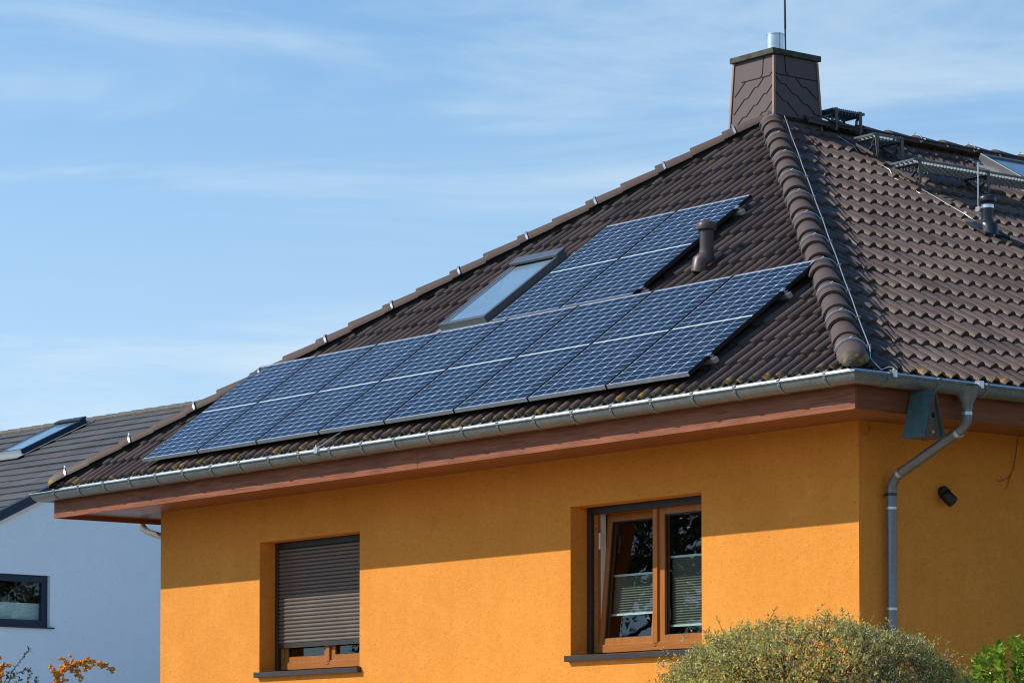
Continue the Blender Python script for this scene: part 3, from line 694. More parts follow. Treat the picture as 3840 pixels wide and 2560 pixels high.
def window(a, b, c, d, shut=None, tilt=0.0, lab=''):
    win = bpy.data.objects.new('window', None); col.objects.link(win); win.parent = house; win.matrix_parent_inverse = world(house).inverted()
    win.location = ((a + b) / 2, YF + 0.2, c); win['label'] = lab
    yg = YF + 0.18
    mb = MB()
    for x in (a, b - 0.052): mb.box(x + 0.001, x + 0.053, yg, yg + 0.035, c + 0.03, d - 0.001)
    bxm = MB(); bxm.box(a + 0.055, b - 0.055, yg - 0.01, yg + 0.035, d - 0.062, d - 0.001); part('shutter_box', bxm, M['black'], win)
    part_each('shutter_guide', mb, M['bronze'], win, bevel=0.002)
    yf = YF + 0.218; fr, frh = MB(), MB()
    fr.frame(a + 0.05, b - 0.05, c + 0.028, d - 0.002, 0.05, 0.05, 0.07, 0.058, yf, yf + 0.07)
    part('window_frame', fr, M['oak_h'], win, bevel=0.003)
    mid = (a + b) / 2 + 0.01; ys = yf + 0.014
    z0, z1 = c + 0.094, d - 0.045
    sash(win, mid + 0.035, b - 0.085, z0, z1, ys)
    sash(win, a + 0.088, mid - 0.005, z0, z1, ys, tilt=tilt)
    mb = MB(); mb.box(mid - 0.025, mid + 0.034, ys - 0.02, ys + 0.03, z0 - 0.008, z1); part('sash_meeting_bar', mb, M['oak'], win, bevel=0.004)
    mb = MB(); mb.box(a + 0.115, a + 0.135, yf - 0.006, yf, c + 0.062, c + 0.078); mb.box(mid - 0.02, mid + 0.012, yf - 0.006, yf, c + 0.062, c + 0.078); part_each('drain_cap', mb, M['oak'], win)
    mb = MB(); mb.box(a - 0.022, b + 0.024 if shut is None else b + 0.03, YF - 0.05, YF + 0.217, c - 0.003, c + 0.001); mb.box(a - 0.022, b + 0.024, YF - 0.05, YF - 0.045, c - 0.046, c - 0.0035)
    for x in (a - 0.025, b + 0.024): mb.box(x, x + 0.003, YF - 0.052, YF + 0.0, c - 0.048, c + 0.004)
    part('sill', mb, M['bronze'], win, bevel=0.0015)
    if shut is not None:
        mb = MB(); p = 0.0372; n = int((d - 0.02 - shut) / p) + 1; vs = []; prof = [(0.010, 0.0), (0.002, 0.06), (-0.005, 0.25), (-0.008, 0.5), (-0.006, 0.70), (0.001, 0.88), (0.010, 1.0)]
        for k in range(n):
            for dy, fz in prof:
                z = min(shut + 0.035 + (k + fz) * p, d - 0.002); vs += [(a + 0.03, yg + 0.017 + dy, z), (b - 0.03, yg + 0.017 + dy, z)]
        m = len(prof) * n
        mb.add(vs, [(2 * k, 2 * k + 1, 2 * k + 3, 2 * k + 2) for k in range(m - 1)])
        sh = part('roller_shutter', mb, M['shutter'], win, 60)
        mb = MB(); mb.box(a + 0.03, b - 0.03, yg + 0.008, yg + 0.022, shut - 0.008, shut + 0.036); part('end_slat', mb, M['bronze'], sh, bevel=0.002)
    else:
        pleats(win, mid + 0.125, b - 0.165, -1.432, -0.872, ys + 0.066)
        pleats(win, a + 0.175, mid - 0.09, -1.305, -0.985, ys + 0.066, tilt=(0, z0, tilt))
        mb = MB(); mb.box(a + 0.105, a + 0.122, ys - 0.005, ys + 0.02, d - 0.36, d - 0.22); part('scissor_stay', mb, M['white_plastic'], win)
        mb = MB(); mb.box(a + 0.102, a + 0.106, ys + 0.02, ys + 0.075, z0, z1); part('frame_rebate', mb, M['white_plastic'], win)
window(*WIN[0], shut=-1.418, lab='left window with a brown roller shutter three quarters down')
window(*WIN[1], tilt=R(5.2), lab='right window with its left sash tilted open and pleated blinds')

# ------------------------------------------------------------------ skylights of the house
def roof_frame(O, ex, es, n):
    return lambda x, s, h: V(O) + V(ex) * x + V(es) * s + V(n) * h
def skylight(parent, P, x0, x1, s0, s1, hi, mframe, mpane, hood=True, fw=0.046):
    ex = (P(1, 0, 0) - P(0, 0, 0)); es = (P(0, 1, 0) - P(0, 0, 0)); n = (P(0, 0, 1) - P(0, 0, 0))
    sk = bpy.data.objects.new('skylight', None); col.objects.link(sk); sk.parent = parent; sk.matrix_parent_inverse = world(parent).inverted(); sk.location = P((x0 + x1) / 2, s0, 0)
    def ob(mb, xa, xb, sa, sb, ha, hb): mb.obox(P((xa + xb) / 2, (sa + sb) / 2, (ha + hb) / 2), (ex, es, n), ((xb - xa) / 2, (sb - sa) / 2, (hb - ha) / 2))
    mb = MB(); mb.frame(x0, x1, s0, s1, fw, fw, fw, fw, -0.05, hi, 'xy'); mb.v = [tuple(P(*p)) for p in mb.v]
    part('frame', mb, mframe, sk, bevel=0.004)
    mb = MB(); ob(mb, x0 + fw + 0.002, x0 + fw + 0.017, s0 + fw, s1 - fw, hi - 0.035, hi - 0.006); ob(mb, x1 - fw - 0.017, x1 - fw - 0.002, s0 + fw, s1 - fw, hi - 0.035, hi - 0.006); part_each('sash_lining', mb, M['alu'], sk)
    mb = MB(); ob(mb, x0 + fw, x1 - fw, s0 + fw, s1 - fw, hi - 0.03, hi - 0.018); part('pane', mb, mpane, sk)
    if hood:
        mb = MB(); ob(mb, x0 - 0.012, x1 + 0.012, s1 - 0.115, s1 + 0.02, hi + 0.002, hi + 0.030); part('hood', mb, mframe, sk, bevel=0.006)
    mb = MB(); ob(mb, x0 - 0.10, x1 + 0.10, s0 - 0.20, s0 - 0.002, 0.032, 0.04); ob(mb, x0 - 0.10, x0 - 0.002, s0, s1 + 0.1, 0.03, 0.036); ob(mb, x1 + 0.002, x1 + 0.10, s0, s1 + 0.1, 0.03, 0.036); part_each('flashing', mb, M['lead'], sk)
    return sk
PFr = roof_frame((0, 0, ZE), (1, 0, 0), (0, CF, SF), (0, -SF, CF))
PSi = roof_frame((0, 0, ZE), (0, 1, 0), (-CS, 0, SS), (SS, 0, CS))
sk = skylight(house, PFr, -7.235, -6.52, 1.575 / CF + 0.075, 2.545 / CF + 0.075, 0.105, M['sky_frame'], M['sky_glass']); sk['label'] = 'skylight on the front slope beside the solar panels'
sk = skylight(house, PSi, 7.25, 8.03, 4.95 / CS, 5.64 / CS, 0.13, M['sky_frame'], M['sky_glass'], hood=False); sk['label'] = 'skylight on the right slope just under the ridge'

# ================================================================== SOLAR PANELS (ten things)
def make_panel():
    t = thing('solar_panel', 'x', 'solar panel', group='solar panels on the front roof slope')
    w, h, th, f = 1.0, 1.742, 0.035, 0.011
    mb = MB(); mb.frame(0, w, 0, h, f, f, f, f, -th, 0, 'xy'); fo = part('frame', mb, M['alu'], t, local=True); fo.data.materials.append(M['panel_black'])
    for pl in fo.data.polygons:      # long sides of the aluminium frame blackened, their shade put into the colour
        if abs(pl.normal.x) > 0.5 or (abs(pl.normal.z) > 0.5 and (pl.center.x < f or pl.center.x > w - f) and f < pl.center.y < h - f): pl.material_index = 1
    mb = MB(); mb.box(f - 0.002, w - f + 0.002, f - 0.002, h - f + 0.002, -0.008, -0.003); part('cell_glass', mb, M['solar'], t, local=True)
    mb = MB(); mb.box(f, w - f, f, h - f, -0.0125, -0.0095); part('back_sheet', mb, M['panel_black'], t, local=True)
    return t
panel = make_panel(); OFFP = 0.12
def panel_pos(x, s): return PFr(x, s + OFFP * TF, OFFP)
ords = ['leftmost panel of the eight in the lower solar row, nearest the left hip', 'second panel from the left in the lower solar row', 'third panel from the left in the lower solar row',
        'fourth panel from the left in the lower solar row, below the left of the skylight', 'fifth panel from the left in the lower solar row, below the skylight', 'sixth panel from the left in the lower solar row, below the two upper panels',
        'seventh panel from the left in the lower solar row, second from the right end', 'rightmost panel of the lower solar row, its upper corner touching the right hip']
for k in range(8):
    p = panel if k == 0 else dup(panel)
    p.location = panel_pos(-10.020 + 1.0212 * k + 0.01, 0.0008 / CF); p.rotation_euler = (PF, 0, 0); p['label'] = ords[k]
for k, l in enumerate(['left one of the two solar panels in the upper row, beside the skylight', 'right one of the two solar panels in the upper row, behind the brown vent pipe']):
    p = dup(panel); p.location = panel_pos(-6.238 + 1.02 * k + 0.01, 1.424 / CF); p['label'] = l
# mounting rails with clamps
def rail(x0, x1, s, label):
    s += OFFP * TF
    t = thing('mounting_rail', label, 'mounting rail', PFr(x0, s, 0.06), group='rails under the solar panels')
    ex, es, n = V((1, 0, 0)), V((0, CF, SF)), nF
    mb = MB(); mb.obox(PFr((x0 + x1) / 2, s, 0.063), (ex, es, n), ((x1 - x0) / 2, 0.02, 0.02)); part('rail', mb, M['alu'], t)
    mb = MB()
    for q in (-0.009, 0.011): mb.obox(PFr(x1 - 0.035, s + q, 0.082), (ex, es, n), (0.012, 0.003, 0.022))
    mb.obox(PFr(x1 - 0.06, s, 0.118), (ex, es, n), (0.022, 0.022, 0.004)); mb.tube([PFr(x1 - 0.045, s, 0.08), PFr(x1 - 0.045, s, 0.13)], 0.006, 6)
    part('end_clamp', mb, M['steel'], t)
    return t
rail(-10.05, -1.80, 0.27, 'lower mounting rail of the long solar row, its end showing at right')
rail(-10.05, -1.80, 1.26, 'upper mounting rail of the long solar row, its end showing at right')
rail(-6.26, -4.125, 1.424 / CF + 0.10, 'lower mounting rail of the two upper solar panels')
rail(-6.26, -4.125, 1.424 / CF + 1.50, 'upper mounting rail of the two upper solar panels')
cl = thing('panel_clamp', 'small black clamp in the gap between two solar panels', 'clamp', (0, 0, 0), group='clamps between the solar panels')
mb = MB(); mb.box(-0.009, 0.009, -0.025, 0.025, -0.03, 0.004); part('bracket', mb, M['black'], cl, local=True)
first = True
for k in range(1, 8):
    for s in (0.27, 1.26):
        c = cl if first else dup(cl); first = False
        c.location = panel_pos(-10.020 + 1.0212 * k - 0.0006, s); c.rotation_euler = (PF, 0, 0)
for s in (0.10, 1.50):
    c = dup(cl); c.location = panel_pos(-6.238 + 1.02, 1.424 / CF + s)

# ================================================================== ROOF FITTINGS
def vent(label, base, top_z, r, rc, mat, bulge=(0, 0), band=False, slope='f'):
    t = thing('vent_pipe', label, 'vent pipe', base)
    x, y, z = base; h = top_z - z
    mb = MB(); mb.lathe([(r, 0.02), (r, h * 0.80)], base, 22)
    for k in range(22):
        a = 2 * math.pi * k / 22
        mb.tube([(x + r * math.cos(a), y + r * math.sin(a), z + h * 0.34), (x + r * math.cos(a), y + r * math.sin(a), z + h * 0.78)], 0.0022, 4)
    pipe_ = part('pipe', mb, mat, t, 40)
    mb = MB(); mb.lathe([(r * 1.02, h * 0.76), (rc * 0.80, h * 0.77), (rc * 0.97, h * 0.79), (rc, h * 0.83), (rc * 0.99, h * 0.90), (rc * 0.90, h * 0.955), (rc * 0.6, h * 0.988), (0.001, h)], base, 26)
    part('cap', mb, mat, t, 50)
    mb = MB(); c = V((x + bulge[0], y + bulge[1], z + 0.01))
    mb.lathe([(r * 1.02, h * 0.30), (r * 1.06, h * 0.30), (r * 1.06, h * 0.27), (r * 1.1, h * 0.2)], base, 22)
    mb.tube([V((x, y, z + h * 0.22)), V((x, y, z + h * 0.12)), c, c + V((bulge[0] * 0.5, bulge[1] * 0.5, -0.10))], [r * 1.1, r * 1.32, r * 1.38, r * 1.25], 20)
    part('elbow', mb, mat, t, 60)
    mb = MB()
    if slope == 'f': mb.obox(V((x + 0.01, front_z(0) * 0 + y + 0.03, front_z(y + 0.03, 0.04))), ((1, 0, 0), (0, CF, SF), (0, -SF, CF)), (0.085, 0.10, 0.006))
    else:
        mb.obox(V((x - 0.03, y, side_z(x - 0.03, 0.035))), ((0, 1, 0), (-CS, 0, SS), (SS, 0, CS)), (0.13, 0.14, 0.01))
        for dy in (-0.07, 0.07): mb.tube([V((x + 0.11, y + dy + 0.07, side_z(x + 0.11, 0.02))), V((x - 0.17, y + dy + 0.07, side_z(x - 0.17, 0.02)))], 0.04, 10)
    part('base_tile', mb, mat, t, 40)
    if band:
        mb = MB(); mb.lathe([(r + 0.001, h * 0.60), (r + 0.003, h * 0.60), (r + 0.003, h * 0.70), (r + 0.001, h * 0.70)], base, 24)
        for k in range(8):
            a = 2 * math.pi * k / 8; mb.tube([(x + (r + 0.002) * math.cos(a), y + (r + 0.002) * math.sin(a), z + h * 0.65), (x + (r + 0.005) * math.cos(a), y + (r + 0.005) * math.sin(a), z + h * 0.65)], 0.004, 5)
        part('clamp_band', mb, M['steel'], t, 40)
    return t
vent('brown vent pipe with a domed cap beside the upper solar panels', (-3.775, 1.905, 1.765), 2.131, 0.061, 0.090, M['plastic_brown'], (-0.025, -0.035))
vent('black vent pipe with a metal band and a rod on the right roof slope', (-3.468, 5.108, 2.375), 2.692, 0.056, 0.083, M['plastic_black'], (0.03, 0.0), True, 's')

def step_bracket(t, y, xo, xi, z, local=False):
    """bent strap carrying a roof step: foot plate on the tile, upright, sagging bow to the inner edge"""
    zf = side_z(xo, 0.055); mb = MB()
    up = [(xo - 0.34, y, side_z(xo - 0.34, 0.075)), (xo - 0.02, y, side_z(xo - 0.02, 0.075)), (xo + 0.004, y, zf + 0.01), (xo + 0.012, y, zf + 0.05), (xo + 0.006, y, z - 0.075), (xo - 0.004, y, z - 0.055)]
    xc = xo - 0.02
    bow = [(xo - 0.004, y, z - 0.055), (xo - 0.022, y, z - 0.05), (xo - 0.05, y, z - 0.075)]
    for a in np.linspace(0.0, 1.0, 9):
        bow.append((xo - 0.05 - (xo - xi - 0.09) * a, y, z - 0.075 - 0.085 * math.sin(math.pi * (0.12 + 0.80 * a))))
    bow.append((xi + 0.02, y, z - 0.03))
    mb.strap(up[2:] + bow[1:], 0.032, (0, 1, 0), 0.007)
    mb.strap([(xo + 0.006, y, z - 0.12), (xo + 0.006, y, z + 0.012)], 0.04, (0, 1, 0), 0.010)
    mb.tube([(xo - 0.10, y + 0.02, z - 0.14), (xo - 0.06, y + 0.02, side_z(xo - 0.06, 0.06))], 0.005, 5)
    br = part('bracket', mb, M['brown_metal'], t)
    mb = MB(); mb.obox(V((xo - 0.17, y, side_z(xo - 0.17, 0.068))), ((0, 1, 0), (-CS, 0, SS), (SS, 0, CS)), (0.035, 0.18, 0.006)); mb.obox(V((xo - 0.17, y - 0.033, side_z(xo - 0.17, 0.074))), ((0, 1, 0), (-CS, 0, SS), (SS, 0, CS)), (0.003, 0.18, 0.012))
    part('foot_plate', mb, M['brown_metal'], br)
def roof_step(name, label, xo, xi, y0, y1, z, ys, step=0.045, light=True):
    t = thing(name, label, 'roof step' if y1 - y0 < 1 else 'roof walkway', ((xo + xi) / 2, y0, z), group='metal roof steps below the ridge' if y1 - y0 < 1 else None)
    mb = MB()
    for x in (xo, xi): mb.box(x - 0.003, x + 0.003, y0, y1, z - 0.016, z + 0.004)
    for y in (y0, y1): mb.box(xi + 0.0035, xo - 0.0035, y - 0.003, y + 0.003, z - 0.016, z + 0.004)
    k = 0; y = y0
    while y < y1:      # toothed upper rim
        mb.box(xo - 0.0025, xo + 0.0025, y, y + 0.012, z + 0.0045, z + 0.010); mb.box(xi - 0.0025, xi + 0.0025, y, y + 0.012, z + 0.0045, z + 0.010); y += 0.028
    part('rim', mb, M['step_grey'], t)
    mb = MB(); n = int((y1 - y0) / step); nx = 5
    for i in range(1, n): mb.box(xi + 0.004, xo - 0.004, y0 + step * i - 0.004, y0 + step * i + 0.004, z - 0.040, z + 0.003)
    for j in range(1, nx): x = xi + (xo - xi) * j / nx; mb.box(x - 0.004, x + 0.004, y0 + 0.004, y1 - 0.004, z - 0.0235, z - 0.004)
    part('grating', mb, M['step_light'] if light else M['step_grey'], t)
    mb = MB()
    for yy in ys: mb.box(xi + 0.01, xo - 0.01, yy - 0.015, yy + 0.015, z - 0.046, z - 0.036)
    part_each('cross_bar', mb, M['brown_metal'], t)
    for yy in ys: step_bracket(t, yy, xo, xi, z)
    return t
roof_step('roof_step', 'small metal grating step on brackets right beside the chimney', -5.725, -5.98, 5.31, 5.75, 3.917, (5.355, 5.685), light=False)
roof_step('roof_step', 'small metal grating step on brackets between chimney step and long walkway', -5.085, -5.365, 5.235, 5.65, 3.552, (5.28, 5.62))
roof_step('roof_walkway', 'long metal grating walkway on brackets across the right roof slope', -4.455, -4.765, 5.15, 11.5, 3.194, (5.225, 6.165, 7.1, 8.05, 9.0, 9.95, 10.9))

# lightning protection
def wire(name, label, paths, r=0.005, mat='wire', cat='lightning conductor', extra=None):
    t = thing(name, label, cat, paths[0][0])
    for i, p in enumerate(paths):
        mb = MB(); mb.tube(p, r, 7); part('wire' if i == 0 else 'clip_wire', mb, M[mat], t, 60)
    return t
side_l = hipdir.cross(hip_up).normalized()
if side_l.dot(V((0, 1, 0))) < 0: side_l = -side_l
hp = [V((0, 0, ZE)) + hipdir * s + side_l * (0.135 + 0.002 * math.sin(s * 5)) + hip_up * 0.062 for s in np.linspace(0.20, hipL - 0.05, 30)]
foot = [V((0.205, 0.22, 0.262)), V((0.19, 0.205, 0.285)), V((0.17, 0.185, 0.29)), V((0.135, 0.14, 0.268)), V((0.11, 0.115, 0.305)), V((0.03, 0.13, 0.36))]
t = wire('conductor_wire', 'bright lightning conductor wire running down the right hip to the gutter', [foot + hp])
mb = MB(); mb.box(0.155, 0.200, 0.20, 0.24, 0.215, 0.268); mb.tube([(0.178, 0.22, 0.22), (0.178, 0.22, 0.285)], 0.008, 6); part('gutter_clamp', mb, M['steel'], t)
rw = [V((-5.70, 5.02, APEX.z + 0.12))] + [V((-W / 2 + 0.14, y, APEX.z + 0.06)) for y in (5.4, 7, 9, 11, 13)]
wire('conductor_wire', 'dark lightning conductor wire running along the ridge to the right', [rw], 0.010, 'bronze')
sw = [(-5.62, 5.27, .046), (-5.36, 5.25, .046), (-5.30, 5.25, .0), (-4.95, 5.18, .0), (-4.90, 5.174, .046), (-4.80, 5.17, .046), (-4.74, 5.17, .0), (-4.34, 5.16, .0), (-4.30, 5.162, .046), (-3.778, 5.16, .048), (-3.618, 5.127, .05)]
pts = [V((x, y, side_z(x, o_))) for x, y, o_ in sw] + [V((-3.575, 5.10, 2.47)), V((-3.567, 5.09, 2.53)), V((-3.566, 5.088, 2.60))]
t = wire('conductor_wire', 'bright lightning conductor wire running down the right slope to the black vent', [pts], 0.0038)
mb = MB(); mb.obox(V((-3.79, 5.16, side_z(-3.79, 0.065))), ((0, 1, 0), (-CS, 0, SS), (SS, 0, CS)), (0.012, 0.022, 0.010)); part('connector', mb, M['steel'], t)
t = thing('lightning_rod', 'thin bright rod clamped to the black vent pipe', 'lightning rod', (-3.566, 5.088, 2.5))
mb = MB(); mb.tube([(-3.566, 5.088, 2.50), (-3.566, 5.088, 3.0)], 0.006, 8); part('rod', mb, M['wire'], t)
mb = MB(); mb.box(-3.585, -3.535, 5.07, 5.10, 2.545, 2.59); part('clamp', mb, M['steel'], t)
t = thing('lightning_rod', 'tall thin dark rod rising from the chimney top beside the steel flue', 'lightning rod', (-5.963, 4.9, 4.44))
mb = MB(); mb.tube([(-5.963, 4.90, 4.43), (-5.967, 4.90, 4.70)], 0.0085, 8); mb.tube([(-5.967, 4.90, 4.69), (-5.985, 4.90, 6.0)], [0.0105, 0.008], 8); part('rod', mb, M['black'], t)
# clamp on the front gutter with a short wire coming down off the tiles
t = thing('conductor_clamp', 'bright lightning clamp with a short bent wire on the front gutter', 'clamp', (-7.02, -0.2, 0.24))
gx_ = -6.70
mb = MB(); mb.box(gx_ - 0.035, gx_ + 0.02, -0.195, -0.165, 0.215, 0.270); mb.tube([(gx_ - 0.02, -0.18, 0.22), (gx_ - 0.02, -0.18, 0.29)], 0.009, 6); part('clamp', mb, M['steel'], t)
mb = MB(); mb.tube([(gx_, -0.18, 0.27), (gx_ + 0.03, -0.15, 0.285), (gx_ + 0.05, -0.08, 0.345), (gx_ + 0.06, 0.1, front_z(0.1, 0.06))], 0.005, 6); part('wire', mb, M['wire'], t)

# ================================================================== BIRD HOUSE AND WALL LAMP
t = thing('bird_house', 'triangular bird house with teal roof hanging under the right gutter', 'bird house', (0.14, 0.57, -0.21))
bx0, bx1 = 0.03, 0.25; apx = (0.568, 0.125); bl_, br_ = (0.472, -0.207), (0.664, -0.207)
mb = MB(); mb.prism([(bx0, apx[0], apx[1]), (bx0, bl_[0] + 0.012, bl_[1]), (bx0, br_[0] - 0.012, br_[1])], (bx1 - bx0 - 0.01, 0, 0)); part('box', mb, M['bird_wood'], t)
mb = MB()
for e, s in ((bl_, -1), (br_, 1)):
    d = V((0, e[0] - apx[0], e[1] - apx[1])).normalized(); nn = V((0, -d.z, d.y)) * (1 if s < 0 else -1)
    if nn.y * s < 0: nn = -nn
    a = V((bx0 - 0.005, apx[0], apx[1] + 0.012)); b = V((bx0 - 0.005, e[0], e[1] - 0.004)) 
    mb.prism([a, b, b + nn * 0.014, a + nn * 0.014], (bx1 - bx0 + 0.015, 0, 0))
part_each('roof', mb, M['bird_teal'], t)
mb = MB()
for e, s in ((bl_, -1), (br_, 1)):
    a = V((bx1 + 0.014, apx[0], apx[1] + 0.014)); b = V((bx1 + 0.014, e[0] + s * 0.004, e[1])); mb.bar(a, b, 0.006, 0.016, up=(1, 0, 0))
part_each('edge_trim', mb, M['bird_wood'], t)
mb = MB(); mb.tube([(bx1 - 0.012, 0.567, -0.045), (bx1 - 0.007, 0.567, -0.045)], 0.021, 20); part('entrance_hole', mb, M['joint'], t)
mb = MB(); mb.obox((bx1 - 0.008, 0.567, -0.168), ((0, 1, 0), (0, 0, 1), (1, 0, 0)), (0.013, 0.010, 0.002)); part('badge', mb, plain('yellow_badge', (0.45, 0.33, 0.08), 0.5), t)
mb = MB(); mb.obox((bx1 - 0.010, 0.567, -0.03), ((0, 1, 0), (0, 0, 1), (1, 0, 0)), (0.03, 0.05, 0.0025)); part('front_plate', mb, M['bird_wood'], t)
t = thing('wall_lamp', 'small black swivel spotlight on the shaded right wall', 'wall lamp', (XR, 1.70, -0.49))
mb = MB(); mb.lathe([(0.001, 0), (0.050, 0.0), (0.050, 0.03), (0.042, 0.045), (0.02, 0.05), (0.02, 0.075)], (XR, 1.715, -0.475), 22, (1, 0, 0)); part('base', mb, M['black'], t, 40)
mb = MB(); ax = V((0.25, 0.62, -0.62)).normalized(); mb.lathe([(0.001, -0.055), (0.036, -0.052), (0.047, -0.035), (0.049, 0.045), (0.044, 0.056), (0.035, 0.056), (0.03, 0.035), (0.001, 0.034)], (XR + 0.085, 1.700, -0.525), 22, ax); part('head', mb, M['black'], t, 40)
t = thing('dry_creeper', 'thin dry creeper stem hanging down the shaded wall from the soffit', 'plant', (XR + 0.01, 2.58, 0.02))
mb = MB(); mb.tube([(XR + 0.008, 2.583, 0.03), (XR + 0.012, 2.565, -0.04), (XR + 0.01, 2.55, -0.123), (XR + 0.012, 2.519, -0.243), (XR + 0.01, 2.482, -0.296), (XR + 0.012, 2.457, -0.36), (XR + 0.01, 2.43, -0.41)], 0.0028, 5)
mb.tube([(XR + 0.01, 2.50, -0.29), (XR + 0.012, 2.43, -0.325), (XR + 0.01, 2.361, -0.351), (XR + 0.012, 2.33, -0.335)], 0.0022, 5); mb.tube([(XR + 0.01, 2.40, -0.335), (XR + 0.012, 2.37, -0.315)], 0.002, 5)
mb.tube([(XR + 0.008, 0.90, 0.02), (XR + 0.012, 0.91, -0.03), (XR + 0.01, 0.88, -0.07), (XR + 0.012, 0.83, -0.075)], 0.002, 5)
part('stem', mb, M['twig'], t)

# ================================================================== THE WHITE HOUSE BEHIND (turned by 3.9 degrees)
phi = R(3.9); nb = thing('neighbour_house', 'white rendered house with grey brown tiled roof standing behind at left', 'house', (-30, 12, GZ))
E1, E2 = V((math.cos(phi), math.sin(phi), 0)), V((-math.sin(phi), math.cos(phi), 0))
Q = lambda a, b, z: E1 * a + E2 * b + V((0, 0, z))
GA, RB, RZ, TP = -26.493, 13.9, 3.66, math.tan(R(26.1))
EB = 7.6; EZ = RZ - (RB - EB) * TP; LA = -42.0; BB = 2 * RB - EB
wb0, wb1 = EB + 0.45, BB - 0.45
wx = (9.2, 10.62, -0.205, 0.615)   # window along E2 and height
mb = MB()
zt_ = lambda b: RZ - abs(RB - b) * TP - 0.12
def gable_wall(b0, b1, z0, top):
    mb.add([Q(GA, b0, z0), Q(GA, b1, z0), Q(GA, b1, top(b1)), Q(GA, b0, top(b0))], [(0, 1, 2, 3)])
gable_wall(wb0, wx[0], GZ - 1, zt_); gable_wall(wx[0], wx[1], GZ - 1, lambda b: wx[2]); gable_wall(wx[1], RB, GZ - 1, zt_); gable_wall(RB, wb1, GZ - 1, zt_)
mb.add([Q(GA, wx[0], wx[3]), Q(GA, wx[1], wx[3]), Q(GA, wx[1], zt_(wx[1])), Q(GA, wx[0], zt_(wx[0]))], [(0, 1, 2, 3)])
for p, q in (((wx[0], wx[2]), (wx[0], wx[3])), ((wx[1], wx[2]), (wx[1], wx[3])), ((wx[0], wx[3]), (wx[1], wx[3])), ((wx[0], wx[2]), (wx[1], wx[2]))):
    mb.add([Q(GA, *p), Q(GA, *q), Q(GA - 0.2, *q), Q(GA - 0.2, *p)], [(0, 1, 2, 3)])
mb.add([Q(GA, wb0, GZ - 1), Q(LA, wb0, GZ - 1), Q(LA, wb0, zt_(wb0)), Q(GA, wb0, zt_(wb0))], [(0, 1, 2, 3)])
mb.add([Q(GA, wb1, GZ - 1), Q(LA, wb1, GZ - 1), Q(LA, wb1, zt_(wb1)), Q(GA, wb1, zt_(wb1))], [(0, 1, 2, 3)])
mb.add([Q(LA, wb0, GZ - 1), Q(LA, wb1, GZ - 1), Q(LA, wb1, zt_(wb1)), Q(LA, RB, zt_(RB)), Q(LA, wb0, zt_(wb0))], [(0, 1, 2, 3, 4)])
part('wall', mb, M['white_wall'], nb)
cP, sP = math.cos(R(26.1)), math.sin(R(26.1))
mb = MB(); es = E2 * cP + V((0, 0, sP)); n_ = -E2 * sP + V((0, 0, cP))
tiles(mb, Q(0, EB, EZ), E1, es, n_, LA, GA + 0.16, 0.0, 0.165, 0.0, 0.352, 20, 0.0, flat=True, butt=0.024)
nbroof = part('roof', mb, M['grey_tile'], nb, clip=[(Q(GA + 0.16, 0, 0), E1), (Q(0, RB + 0.02, 0), E2)])
mb = MB(); mb.add([Q(GA + 0.12, RB, RZ - 0.03), Q(LA, RB, RZ - 0.03), Q(LA, BB, EZ - 0.03), Q(GA + 0.12, BB, EZ - 0.03)], [(0, 1, 2, 3)]); mb.add([Q(GA + 0.12, RB, RZ - 0.04), Q(LA, RB, RZ - 0.04), Q(LA, EB, EZ - 0.04), Q(GA + 0.12, EB, EZ - 0.04)], [(0, 1, 2, 3)])
part('roof_slope', mb, M['grey_tile'], nb)
mb = MB()
for s in (-1, 1):
    a, b = Q(GA + 0.10, RB, RZ - 0.05), Q(GA + 0.10, RB + s * (RB - EB), EZ - 0.05); mb.bar(a, b, 0.13, 0.14)
part_each('verge_board', mb, M['dark_blue'], nb)
mb = MB()
for s in (-1, 1):
    a, b = Q(GA + 0.045, RB, RZ - 0.165), Q(GA + 0.045, RB + s * (RB - EB), EZ - 0.165); mb.bar(a, b, 0.08, 0.09)
part_each('verge_soffit', mb, M['white_plastic'], nb)
mb = MB()
k = LA
while k < GA + 0.1: mb.tube([Q(k, RB, RZ + 0.0), Q(min(k + 0.40, GA + 0.15), RB, RZ - 0.002)], [0.075, 0.066], 10); k += 0.385
part_each('ridge_tile', mb, M['grey_tile'], nbroof, 50)
nw = bpy.data.objects.new('window', None); col.objects.link(nw); nw.parent = nb; nw.matrix_parent_inverse = world(nb).inverted(); nw.location = Q(GA, 10, wx[2])
def nbbox(mb, a0, a1, b0, b1, z0, z1): mb.obox(Q((a0 + a1) / 2, (b0 + b1) / 2, (z0 + z1) / 2), (E1, E2, (0, 0, 1)), (abs(a1 - a0) / 2, abs(b1 - b0) / 2, abs(z1 - z0) / 2))
mb = MB(); g0 = GA - 0.07
fwn = 0.11
mb.frame(wx[0] + 0.002, wx[1] - 0.002, wx[2] + 0.002, wx[3] - 0.002, fwn, fwn, fwn, fwn, g0 - 0.07, g0); mb.v = [tuple(Q(Y, X, Z)) for X, Y, Z in mb.v]
fo = part('frame', mb, M['dark_blue'], nw, bevel=0.006)
mb = MB(); mb.add([Q(g0 - 0.04, wx[0] + fwn - 0.01, wx[2] + fwn - 0.01), Q(g0 - 0.04, wx[1] - fwn + 0.01, wx[2] + fwn - 0.01), Q(g0 - 0.04, wx[1] - fwn + 0.01, wx[3] - fwn + 0.01), Q(g0 - 0.04, wx[0] + fwn - 0.01, wx[3] - fwn + 0.01)], [(0, 1, 2, 3)]); part('pane', mb, M['glass'], nw)
mb = MB(); vs = []; n = 13
